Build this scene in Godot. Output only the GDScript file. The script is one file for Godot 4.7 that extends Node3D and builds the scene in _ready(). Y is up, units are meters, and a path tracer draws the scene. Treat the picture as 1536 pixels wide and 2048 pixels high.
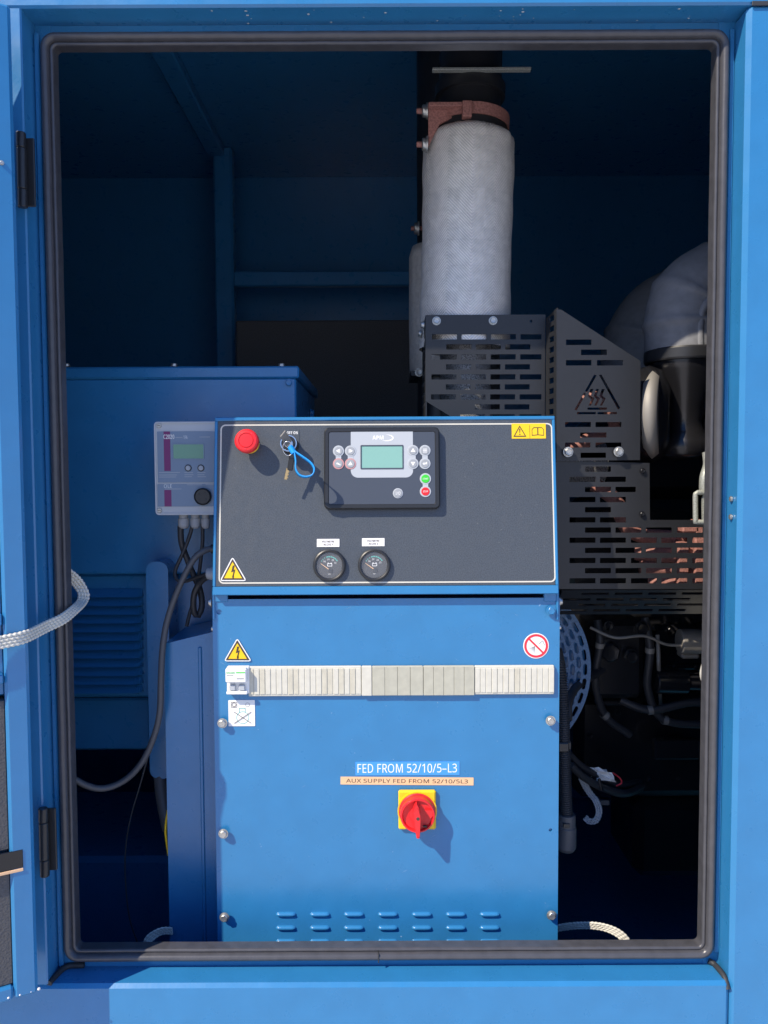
extends Node3D
# A generator set seen through the open side door of its blue enclosure.
# World: camera at (0, 1.5, 0) looking along -z; D is the distance along -z.

const F := 1577.0                 # focal length in photo pixels (1536 x 2048)
const EYE := Vector3(0, 1.5, 0)
const PITCH := -0.0514
const ROLL := -0.0048
const SUN := Vector3(1.17, -1.45, -1.0)
const D1 := 1.107                 # front plane of the door frame
const D2 := 1.149                 # rebate plane carrying the seal
const DP := 1.226                 # front panel of the control cabinet
const CEIL := 2.45
const FLOOR := 0.40
var cam_basis: Basis
var M := {}
var rng := RandomNumberGenerator.new()
var font: SystemFont
var bold: SystemFont
var door_frame: Transform3D

# ---------- pixel rays ----------
func ray(px: float, py: float) -> Vector3:
	return cam_basis * Vector3((px - 768.0) / F, -(py - 1024.0) / F, -1.0)

func P(px: float, py: float, d: float) -> Vector3:
	var r := ray(px, py)
	return EYE + r * (d / -r.z)

func Q(f: Transform3D, px: float, py: float, h := 0.0) -> Vector3:
	var n := f.basis.z
	var r := ray(px, py)
	var t := (f.origin + n * h - EYE).dot(n) / r.dot(n)
	return f.affine_inverse() * (EYE + r * t)

# centre and size of a pixel rectangle on a face: [u, v, w, h]
func R(f: Transform3D, l: float, t: float, r: float, b: float, h := 0.0) -> Array:
	var mx := (l + r) / 2.0
	var my := (t + b) / 2.0
	var x0 := Q(f, l, my, h).x
	var x1 := Q(f, r, my, h).x
	var y0 := Q(f, mx, b, h).y
	var y1 := Q(f, mx, t, h).y
	return [(x0 + x1) / 2.0, (y0 + y1) / 2.0, x1 - x0, y1 - y0]

func at_depth(d: float) -> Transform3D:
	return Transform3D(Basis.IDENTITY, Vector3(0, 1.5, -d))

# ---------- mesh helpers ----------
func ST(smooth := false) -> SurfaceTool:
	var st := SurfaceTool.new()
	st.begin(Mesh.PRIMITIVE_TRIANGLES)
	st.set_smooth_group(0 if smooth else 4294967295)
	return st

func tri(st: SurfaceTool, a: Vector3, b: Vector3, c: Vector3, out: Vector3) -> void:
	if (b - a).cross(c - a).dot(out) > 0.0:
		var k := b
		b = c
		c = k
	st.add_vertex(a)
	st.add_vertex(b)
	st.add_vertex(c)

func quad(st: SurfaceTool, a: Vector3, b: Vector3, c: Vector3, d: Vector3, out: Vector3) -> void:
	tri(st, a, b, c, out)
	tri(st, a, c, d, out)

func bbox(st: SurfaceTool, c: Vector3, s: Vector3, bev := 0.001) -> void:
	var h := s / 2.0
	var b: float = min(bev, min(h.x, min(h.y, h.z)) * 0.6)
	var V := func(sg: Vector3, ax: int) -> Vector3:
		var p := Vector3(sg.x * (h.x - b), sg.y * (h.y - b), sg.z * (h.z - b))
		p[ax] = sg[ax] * h[ax]
		return c + p
	for ax in 3:
		var a1 := (ax + 1) % 3
		var a2 := (ax + 2) % 3
		for s0 in [-1.0, 1.0]:
			var ps := []
			for k in [[-1.0, -1.0], [1.0, -1.0], [1.0, 1.0], [-1.0, 1.0]]:
				var sg := Vector3.ZERO
				sg[ax] = s0
				sg[a1] = k[0]
				sg[a2] = k[1]
				ps.append(V.call(sg, ax))
			var o := Vector3.ZERO
			o[ax] = s0
			quad(st, ps[0], ps[1], ps[2], ps[3], o)
			for s1 in [-1.0, 1.0]:
				var g0 := Vector3.ZERO
				g0[ax] = s0
				g0[a1] = s1
				g0[a2] = -1.0
				var g1 := g0
				g1[a2] = 1.0
				var oo := Vector3.ZERO
				oo[ax] = s0
				oo[a1] = s1
				quad(st, V.call(g0, ax), V.call(g1, ax), V.call(g1, a1), V.call(g0, a1), oo)
	for sx in [-1.0, 1.0]:
		for sy in [-1.0, 1.0]:
			for sz in [-1.0, 1.0]:
				var g := Vector3(sx, sy, sz)
				tri(st, V.call(g, 0), V.call(g, 1), V.call(g, 2), g)

func box3(st: SurfaceTool, a: Vector3, b: Vector3, bev := 0.001) -> void:
	bbox(st, (a + b) / 2.0, (b - a).abs(), bev)

# box whose front face fills a pixel rectangle at distance d
func pbox(st: SurfaceTool, l: float, t: float, r: float, b: float, d: float, depth: float, bev := 0.001) -> void:
	var q := R(at_depth(d), l, t, r, b)
	bbox(st, Vector3(q[0], 1.5 + q[1], -d - depth / 2.0), Vector3(q[2], q[3], depth), bev)

func prism(st: SurfaceTool, poly: PackedVector2Array, z0: float, z1: float) -> void:
	var idx := Geometry2D.triangulate_polygon(poly)
	for i in range(0, idx.size(), 3):
		var a := poly[idx[i]]
		var b := poly[idx[i + 1]]
		var c := poly[idx[i + 2]]
		tri(st, Vector3(a.x, a.y, z1), Vector3(b.x, b.y, z1), Vector3(c.x, c.y, z1), Vector3.BACK)
		tri(st, Vector3(a.x, a.y, z0), Vector3(b.x, b.y, z0), Vector3(c.x, c.y, z0), Vector3.FORWARD)
	var sgn := -1.0 if Geometry2D.is_polygon_clockwise(poly) else 1.0
	for i in poly.size():
		var a := poly[i]
		var b := poly[(i + 1) % poly.size()]
		var o := Vector3((b - a).y, -(b - a).x, 0) * sgn
		quad(st, Vector3(a.x, a.y, z0), Vector3(b.x, b.y, z0), Vector3(b.x, b.y, z1), Vector3(a.x, a.y, z1), o)

func rrect(cx: float, cy: float, w: float, h: float, r: float, n := 5) -> PackedVector2Array:
	var p := PackedVector2Array()
	var cs := [[1, 1, 0.0], [-1, 1, 90.0], [-1, -1, 180.0], [1, -1, 270.0]]
	for c in cs:
		for k in n + 1:
			var a := deg_to_rad(c[2] + 90.0 * k / n)
			p.append(Vector2(cx + c[0] * (w / 2 - r) + r * cos(a), cy + c[1] * (h / 2 - r) + r * sin(a)))
	return p

func circle(cx: float, cy: float, r: float, n := 28) -> PackedVector2Array:
	var p := PackedVector2Array()
	for k in n:
		p.append(Vector2(cx + r * cos(TAU * k / n), cy + r * sin(TAU * k / n)))
	return p

# ring between two outlines with the same number of points
func ring(st: SurfaceTool, a: PackedVector2Array, b: PackedVector2Array, z0: float, z1: float) -> void:
	for i in a.size():
		var j := (i + 1) % a.size()
		quad(st, Vector3(a[i].x, a[i].y, z1), Vector3(a[j].x, a[j].y, z1), Vector3(b[j].x, b[j].y, z1), Vector3(b[i].x, b[i].y, z1), Vector3.BACK)
		var m := (a[i] + a[j]) / 2 - (b[i] + b[j]) / 2
		var o := Vector3(m.x, m.y, 0)
		quad(st, Vector3(a[i].x, a[i].y, z0), Vector3(a[j].x, a[j].y, z0), Vector3(a[j].x, a[j].y, z1), Vector3(a[i].x, a[i].y, z1), o)
		quad(st, Vector3(b[i].x, b[i].y, z0), Vector3(b[j].x, b[j].y, z0), Vector3(b[j].x, b[j].y, z1), Vector3(b[i].x, b[i].y, z1), -o)

# turned shape about the local z axis of xf; prof holds (radius, height)
func lathe(st: SurfaceTool, xf: Transform3D, prof: Array, seg := 28, smooth := false, uvs := Vector2.ZERO, wob = null) -> void:
	for i in prof.size() - 1:
		st.set_smooth_group(0 if smooth else i)
		var p: Vector2 = prof[i]
		var q: Vector2 = prof[i + 1]
		var nrm := Vector2(q.y - p.y, -(q.x - p.x))
		for k in seg:
			var a0 := TAU * k / seg
			var a1 := TAU * (k + 1) / seg
			var c := [Vector3(p.x * cos(a0), p.x * sin(a0), p.y), Vector3(p.x * cos(a1), p.x * sin(a1), p.y), Vector3(q.x * cos(a1), q.x * sin(a1), q.y), Vector3(q.x * cos(a0), q.x * sin(a0), q.y)]
			if wob != null:
				for ci in 4:
					var cv: Vector3 = c[ci]
					var ca := atan2(cv.y, cv.x)
					c[ci] = cv + Vector3(cos(ca), sin(ca), 0) * float(wob.call(ca, cv.z))
			var u := [Vector2(a0, p.y), Vector2(a1, p.y), Vector2(a1, q.y), Vector2(a0, q.y)]
			var am := (a0 + a1) / 2
			var o := Vector3(nrm.x * cos(am), nrm.x * sin(am), nrm.y)
			for t in [[0, 1, 2], [0, 2, 3]]:
				var ia: int = t[0]
				var ib: int = t[1]
				var ic: int = t[2]
				var va: Vector3 = c[ia]
				var vb: Vector3 = c[ib]
				var vc: Vector3 = c[ic]
				var x := (vb - va).cross(vc - va)
				if x.length_squared() < 1e-18:
					continue
				if x.dot(o) > 0:
					var w := ib
					ib = ic
					ic = w
				for ii in [ia, ib, ic]:
					if uvs != Vector2.ZERO:
						st.set_uv(Vector2(u[ii].x * uvs.x, u[ii].y * uvs.y))
					st.add_vertex(xf * (c[ii] as Vector3))

func spline(pts: Array, step: float) -> Array:
	var c := Curve3D.new()
	c.bake_interval = step
	for i in pts.size():
		var p: Vector3 = pts[i]
		var t := Vector3.ZERO
		if pts.size() > 2:
			if i == 0:
				t = (pts[1] - pts[0]) * 0.33
			elif i == pts.size() - 1:
				t = (pts[i] - pts[i - 1]) * 0.33
			else:
				t = (pts[i + 1] - pts[i - 1]) * 0.17
		c.add_point(p, -t, t)
	return Array(c.get_baked_points())

# round tube along a smooth path; rf(s, total) gives the radius at arc length s
func tube(st: SurfaceTool, pts: Array, rf: Callable, seg := 10, step := 0.008) -> void:
	var ps := spline(pts, step)
	st.set_smooth_group(0)
	var total := 0.0
	for i in ps.size() - 1:
		total += (ps[i + 1] - ps[i]).length()
	var rings := []
	var up := Vector3(0.123, 0.35, 0.93)
	var s := 0.0
	for i in ps.size():
		var t: Vector3 = (ps[min(i + 1, ps.size() - 1)] - ps[max(i - 1, 0)]).normalized()
		up = (up - t * up.dot(t)).normalized()
		var sd := t.cross(up)
		if i > 0:
			s += (ps[i] - ps[i - 1]).length()
		var r: float = rf.call(s, total)
		var rg := []
		for k in seg:
			var a := TAU * k / seg
			rg.append(ps[i] + (up * cos(a) + sd * sin(a)) * r)
		rings.append(rg)
	for i in rings.size() - 1:
		for k in seg:
			var k2 := (k + 1) % seg
			var o: Vector3 = rings[i][k] - ps[i]
			quad(st, rings[i][k], rings[i][k2], rings[i + 1][k2], rings[i + 1][k], o)
	for e in [0, rings.size() - 1]:
		st.set_smooth_group(1 + e)
		var o: Vector3 = ps[0] - ps[1] if e == 0 else ps[e] - ps[e - 1]
		for k in seg:
			tri(st, ps[e], rings[e][k], rings[e][(k + 1) % seg], o)

func rad(r: float) -> Callable:
	return func(_s, _t): return r

# braided strap: several twisted cords lying side by side
func strap_mesh(pts: Array, sides: Array, w: float, cords: int) -> SurfaceTool:
	var st := ST(true)
	for k in cords:
		var f := (k + 0.5) / cords - 0.5
		var pp := []
		for i in pts.size():
			pp.append(pts[i] + (sides[i] as Vector3).normalized() * w * f)
		var ph := float(k % 2) * 0.5
		var cr := w / cords * 0.56
		tube(st, pp, func(s, _t): return cr * (1.0 + 0.2 * sin((s / 0.0062 + ph) * TAU)), 8, 0.0016)
	return st

# ---------- nodes ----------
func hold(parent: Node, called: String, xf := Transform3D.IDENTITY) -> Node3D:
	var n := Node3D.new()
	n.name = called
	n.transform = xf
	parent.add_child(n, true)
	return n

func thing(called: String, label: String, category: String, group := "", xf := Transform3D.IDENTITY) -> Node3D:
	var n := hold(self, called, xf)
	tag(n, label, category, group)
	return n

func tag(n: Node, label: String, category: String, group := "") -> void:
	n.set_meta("label", label)
	n.set_meta("category", category)
	if group != "":
		n.set_meta("group", group)

func put(parent: Node, called: String, st: SurfaceTool, m: Material, xf := Transform3D.IDENTITY, uv := false) -> MeshInstance3D:
	st.generate_normals()
	if uv:
		st.generate_tangents()
	return put_mesh(parent, called, st.commit(), m, xf)

func put_mesh(parent: Node, called: String, mesh: Mesh, m: Material, xf := Transform3D.IDENTITY) -> MeshInstance3D:
	var o := MeshInstance3D.new()
	o.name = called
	o.mesh = mesh
	o.material_override = m
	o.transform = xf
	parent.add_child(o, true)
	return o

func put_box(parent: Node, called: String, a: Vector3, b: Vector3, m: Material, bev := 0.001) -> MeshInstance3D:
	var st := ST()
	box3(st, a, b, bev)
	return put(parent, called, st, m)

func put_pbox(parent: Node, called: String, px: Array, d: float, depth: float, m: Material, bev := 0.001) -> MeshInstance3D:
	var st := ST()
	pbox(st, px[0], px[1], px[2], px[3], d, depth, bev)
	return put(parent, called, st, m)

func put_prism(parent: Node, called: String, poly: PackedVector2Array, z0: float, z1: float, m: Material) -> MeshInstance3D:
	var st := ST()
	prism(st, poly, z0, z1)
	return put(parent, called, st, m)

func put_tube(parent: Node, called: String, pts: Array, r: float, m: Material, seg := 12) -> MeshInstance3D:
	var st := ST(true)
	tube(st, pts, rad(r), seg)
	return put(parent, called, st, m)

# flat lettering scaled to fill w x h, centred at (u, v)
func text(parent: Node, called: String, s: String, u: float, v: float, w: float, h: float, z: float, m: Material, rot := 0.0, heavy := false) -> void:
	var tm := TextMesh.new()
	tm.text = s
	tm.font = bold if heavy else font
	tm.font_size = 48
	tm.pixel_size = 0.001
	tm.depth = 0.001
	tm.curve_step = 2.0
	var bb := tm.get_aabb()
	var sc := Vector3(w / bb.size.x, h / bb.size.y, 0.2)
	var b := Basis(Vector3.BACK, rot) * Basis.from_scale(sc)
	var c := bb.get_center()
	put_mesh(parent, called, tm, m, Transform3D(b, Vector3(u, v, z) - b * c))

# sheet with cut-outs, in the local plane of xf (front face z = 0, thickness behind)
func slotted(parent: Node, called: String, outline: PackedVector2Array, cuts: Array, m: Material, xf := Transform3D.IDENTITY, thick := 0.002) -> void:
	var c := CSGPolygon3D.new()
	c.name = called
	c.polygon = outline
	c.mode = CSGPolygon3D.MODE_DEPTH
	c.depth = thick
	c.material = m
	c.transform = xf
	for poly in cuts:
		var k := CSGPolygon3D.new()
		k.name = "cut_out"
		k.polygon = poly
		k.depth = thick * 10.0
		k.position.z = thick * 5.0
		k.operation = CSGShape3D.OPERATION_SUBTRACTION
		k.material = m
		c.add_child(k, true)
	parent.add_child(c, true)

func slot(f: Transform3D, l: float, t: float, r: float, b: float) -> PackedVector2Array:
	var q := R(f, l, t, r, b)
	return rrect(q[0], q[1], q[2], q[3], 0.0007, 1)

func pix_poly(f: Transform3D, pts: Array) -> PackedVector2Array:
	var p := PackedVector2Array()
	for k in pts:
		var v := Q(f, k[0], k[1])
		p.append(Vector2(v.x, v.y))
	return p

# hexagon bolt head with washer, facing local +z of xf
func bolt_mesh(st: SurfaceTool, xf: Transform3D, r: float, washer := true) -> void:
	if washer:
		lathe(st, xf, [Vector2(r * 1.25, 0), Vector2(r * 1.25, r * 0.22), Vector2(0, r * 0.24)], 20)
	lathe(st, xf, [Vector2(r, r * 0.2), Vector2(r, r * 0.75), Vector2(r * 0.84, r * 0.9), Vector2(r * 0.5, r * 0.86), Vector2(0, r * 0.82)], 6)

func put_bolt(parent: Node, called: String, pos: Vector3, r: float, m: Material, n := Vector3.BACK, washer := true) -> void:
	var st := ST()
	var b := Basis.IDENTITY
	if n != Vector3.BACK:
		b = Basis.looking_at(-n, Vector3(0.05, 1, 0.02))
	bolt_mesh(st, Transform3D(b * Basis(Vector3.BACK, rng.randf() * 2.0), pos), r, washer)
	put(parent, called, st, m)

# ---------- materials ----------
func noise_image(seed_: int, freq: float, oct: int, lo: float, hi: float, size := 512, kind := FastNoiseLite.TYPE_SIMPLEX_SMOOTH, pw := 1.0) -> Image:
	var n := FastNoiseLite.new()
	n.seed = seed_
	n.frequency = freq
	n.fractal_octaves = oct
	n.noise_type = kind
	var src := n.get_seamless_image(size, size)
	src.convert(Image.FORMAT_L8)
	var data := src.get_data()
	for i in data.size():
		data[i] = int(clampf(lerpf(lo, hi, pow(data[i] / 255.0, pw)), 0, 1) * 255.0)
	return Image.create_from_data(size, size, false, Image.FORMAT_L8, data)

func tex(img: Image) -> ImageTexture:
	img.generate_mipmaps()
	return ImageTexture.create_from_image(img)

func bump(img: Image, k: float) -> ImageTexture:
	var c := img.duplicate() as Image
	c.convert(Image.FORMAT_RGBA8)
	c.bump_map_to_normal_map(k)
	return tex(c)

func mat(lin: Color, rough: float, metal := 0.0) -> StandardMaterial3D:
	var m := StandardMaterial3D.new()
	m.albedo_color = lin.linear_to_srgb()
	m.roughness = rough
	m.metallic = metal
	return m

func tri_tex(m: StandardMaterial3D, alb: Texture2D, nrm: Texture2D, scale: float, nk := 0.3, rgh: Texture2D = null) -> StandardMaterial3D:
	m.uv1_triplanar = true
	m.uv1_world_triplanar = true
	m.uv1_scale = Vector3.ONE * scale
	if alb:
		m.albedo_texture = alb
	if nrm:
		m.normal_enabled = true
		m.normal_texture = nrm
		m.normal_scale = nk
	if rgh:
		m.roughness_texture = rgh
	return m

func make_materials() -> void:
	var fine := noise_image(3, 0.12, 3, 0.0, 1.0)
	var coarse := noise_image(5, 0.012, 5, 0.955, 1.0)
	var speck := noise_image(9, 0.16, 3, 0.75, 1.12)
	var fine_n := bump(fine, 1.2)
	var coarse_t := tex(coarse)
	var rough_t := tex(noise_image(12, 0.02, 4, 0.7, 1.0))
	var speck_t := tex(speck)
	var mix_img := Image.create(512, 512, false, Image.FORMAT_L8)
	var wavy := noise_image(81, 0.006, 3, 0.0, 1.0)
	for y in 512:
		for x in 512:
			var v := wavy.get_pixel(x, y).r * 0.9 + fine.get_pixel(x, y).r * 0.07
			mix_img.set_pixel(x, y, Color(v, v, v))
	var paint_n := bump(mix_img, 6.0)
	M.blue = tri_tex(mat(Color(0.027, 0.195, 0.425), 0.36), coarse_t, paint_n, 2.3, 0.16, rough_t)
	M.blue.clearcoat_enabled = true
	M.blue.clearcoat = 0.35
	M.blue.clearcoat_roughness = 0.25
	M.rubber = tri_tex(mat(Color(0.07, 0.07, 0.078), 0.3), tex(noise_image(21, 0.02, 5, 0.88, 1.05)), fine_n, 4.0, 0.15)
	M.fascia = tri_tex(mat(Color(0.07, 0.083, 0.1), 0.5), speck_t, bump(speck, 2.0), 5.0, 0.35, rough_t)
	M.black = tri_tex(mat(Color(0.02, 0.021, 0.024), 0.38), coarse_t, fine_n, 5.0, 0.12)
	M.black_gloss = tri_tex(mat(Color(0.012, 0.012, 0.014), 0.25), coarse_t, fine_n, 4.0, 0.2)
	M.plastic = mat(Color(0.02, 0.021, 0.023), 0.35)
	M.dial = mat(Color(0.03, 0.033, 0.038), 0.6)
	M.navy = mat(Color(0.05, 0.062, 0.085), 0.45)
	M.silver = mat(Color(0.42, 0.45, 0.48), 0.5)
	M.key_grey = mat(Color(0.3, 0.32, 0.34), 0.5)
	M.white = mat(Color(0.8, 0.8, 0.78), 0.5)
	M.cream = tri_tex(mat(Color(0.62, 0.6, 0.51), 0.5), tex(noise_image(31, 0.02, 4, 0.955, 1.01)), null, 6.0)
	M.cream_old = tri_tex(mat(Color(0.58, 0.55, 0.44), 0.5), tex(noise_image(32, 0.02, 4, 0.93, 1.01)), null, 6.0)
	M.beige = tri_tex(mat(Color(0.47, 0.46, 0.37), 0.55), tex(noise_image(33, 0.012, 5, 0.93, 1.01)), null, 9.0)
	M.red = mat(Color(0.72, 0.02, 0.025), 0.35)
	M.sign_red = mat(Color(0.7, 0.03, 0.05), 0.5)
	M.yellow = mat(Color(0.85, 0.55, 0.01), 0.4)
	M.peach = mat(Color(0.8, 0.5, 0.28), 0.55)
	M.print = mat(Color(0.06, 0.04, 0.03), 0.6)
	M.grey_print = mat(Color(0.32, 0.33, 0.33), 0.6)
	M.scuff = mat(Color(0.16, 0.17, 0.175), 0.6)
	M.outline = mat(Color(0.62, 0.6, 0.52), 0.5)
	M.chip = mat(Color(0.2, 0.36, 0.56), 0.7)
	M.label_blue = mat(Color(0.06, 0.31, 0.8), 0.4)
	M.green = mat(Color(0.05, 0.55, 0.04), 0.35)
	M.teal = mat(Color(0.08, 0.42, 0.36), 0.5)
	M.lcd = mat(Color(0.22, 0.42, 0.36), 0.22)
	M.lcd2 = mat(Color(0.17, 0.36, 0.24), 0.22)
	M.chrome = mat(Color(0.75, 0.75, 0.74), 0.22, 1.0)
	M.zinc = tri_tex(mat(Color(0.62, 0.61, 0.57), 0.38, 0.8), tex(noise_image(41, 0.06, 4, 0.7, 1.1)), null, 20.0)
	M.galv = tri_tex(mat(Color(0.42, 0.44, 0.4), 0.5, 0.35), tex(noise_image(43, 0.05, 4, 0.75, 1.1)), null, 12.0)
	M.brass = mat(Color(0.55, 0.4, 0.2), 0.4, 0.8)
	M.grey_abs = mat(Color(0.5, 0.52, 0.53), 0.5)
	M.face_grey = mat(Color(0.2, 0.27, 0.36), 0.45)
	M.purple = mat(Color(0.2, 0.03, 0.14), 0.5)
	M.gland = mat(Color(0.36, 0.37, 0.38), 0.5)
	M.cable = mat(Color(0.035, 0.036, 0.04), 0.5)
	M.grey_cable = mat(Color(0.075, 0.08, 0.09), 0.5)
	M.strap = mat(Color(0.62, 0.6, 0.52), 0.75)
	M.cyan = mat(Color(0.01, 0.3, 0.75), 0.5)
	M.foam = tri_tex(mat(Color(0.1, 0.098, 0.1), 0.85), speck_t, bump(speck, 4.0), 3.5, 1.0)
	M.oxide = tri_tex(mat(Color(0.38, 0.17, 0.14), 0.7), tex(noise_image(51, 0.05, 4, 0.7, 1.15)), null, 8.0)
	M.hose = tri_tex(mat(Color(0.2, 0.205, 0.22), 0.6), tex(noise_image(53, 0.02, 5, 0.88, 1.06)), fine_n, 5.0, 0.3)
	M.steel = mat(Color(0.26, 0.245, 0.22), 0.6, 0.3)
	M.lagging = tri_tex(mat(Color(0.5, 0.5, 0.5), 0.55, 0.3), tex(noise_image(54, 0.09, 2, 0.1, 1.5)), null, 6.0)
	M.concrete = tri_tex(mat(Color(0.62, 0.59, 0.54), 0.9), coarse_t, fine_n, 0.6, 0.4)
	M.sealant = mat(Color(0.03, 0.032, 0.035), 0.6)
	M.glass = mat(Color(0.9, 0.9, 0.9), 0.05)
	M.glass.transparency = BaseMaterial3D.TRANSPARENCY_ALPHA
	M.glass.albedo_color.a = 0.07
	# twill glass-cloth wrap, woven texture in u (around) and v (along)
	var n := 256
	var wv := Image.create(n, n, false, Image.FORMAT_L8)
	var hb := Image.create(n, n, false, Image.FORMAT_L8)
	var patch := noise_image(61, 0.03, 4, 0.92, 1.03, n)
	for y in n:
		for x in n:
			var col := int(x / 64.0) % 2
			var ph := fposmod((float(x) if col == 0 else -float(x)) + float(y), 8.0) / 8.0
			var ridge := 0.5 + 0.5 * sin(ph * TAU)
			var seam := 0.97 if (y % 64) < 2 or (x % 64) < 1 else 1.0
			hb.set_pixel(x, y, Color.from_hsv(0, 0, ridge * seam))
			var blk := 0.97 + 0.03 * float((int(x / 32.0) * 7 + int(y / 32.0) * 5 + int(x / 32.0) * int(y / 32.0)) % 3) / 2.0
			var v := clampf(blk * (0.84 + 0.16 * ridge) * seam * patch.get_pixel(x, y).r, 0, 1)
			wv.set_pixel(x, y, Color(v, v, v))
	M.wrap = mat(Color(0.93, 0.89, 0.83), 0.5, 0.15)
	M.wrap.albedo_texture = tex(wv)
	M.wrap.normal_enabled = true
	M.wrap.normal_texture = bump(hb, 3.0)
	M.wrap.normal_scale = 0.35

# ---------- camera and light ----------
func make_light() -> void:
	cam_basis = Basis(Vector3.RIGHT, PITCH) * Basis(Vector3.BACK, ROLL)
	var cam := Camera3D.new()
	cam.name = "camera"
	cam.fov = rad_to_deg(2.0 * atan(1024.0 / F))
	cam.near = 0.02
	cam.far = 400.0
	cam.transform = Transform3D(cam_basis, EYE)
	add_child(cam)
	cam.current = true
	var sky_m := ProceduralSkyMaterial.new()
	sky_m.sky_top_color = Color(0.32, 0.5, 0.8)
	sky_m.sky_horizon_color = Color(0.74, 0.82, 0.92)
	sky_m.sky_curve = 0.16
	sky_m.ground_horizon_color = Color(0.6, 0.6, 0.58)
	sky_m.ground_bottom_color = Color(0.4, 0.39, 0.37)
	sky_m.sun_angle_max = 1.0
	var sky := Sky.new()
	sky.sky_material = sky_m
	var e := Environment.new()
	e.background_mode = Environment.BG_SKY
	e.sky = sky
	e.ambient_light_source = Environment.AMBIENT_SOURCE_SKY
	e.background_energy_multiplier = 1.15
	e.tonemap_mode = Environment.TONE_MAPPER_LINEAR
	e.tonemap_exposure = 1.4
	e.sdfgi_enabled = true
	e.ssao_enabled = true
	e.ssil_enabled = true
	var we := WorldEnvironment.new()
	we.name = "world_environment"
	we.environment = e
	add_child(we)
	var sun := DirectionalLight3D.new()
	sun.name = "sun"
	sun.light_energy = 1.4
	sun.light_color = Color(1.0, 0.95, 0.87)
	sun.light_angular_distance = 0.5
	sun.shadow_enabled = true
	sun.transform = Transform3D(Basis.looking_at(SUN.normalized(), Vector3.UP), Vector3(-4, 6, 3))
	add_child(sun)

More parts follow.
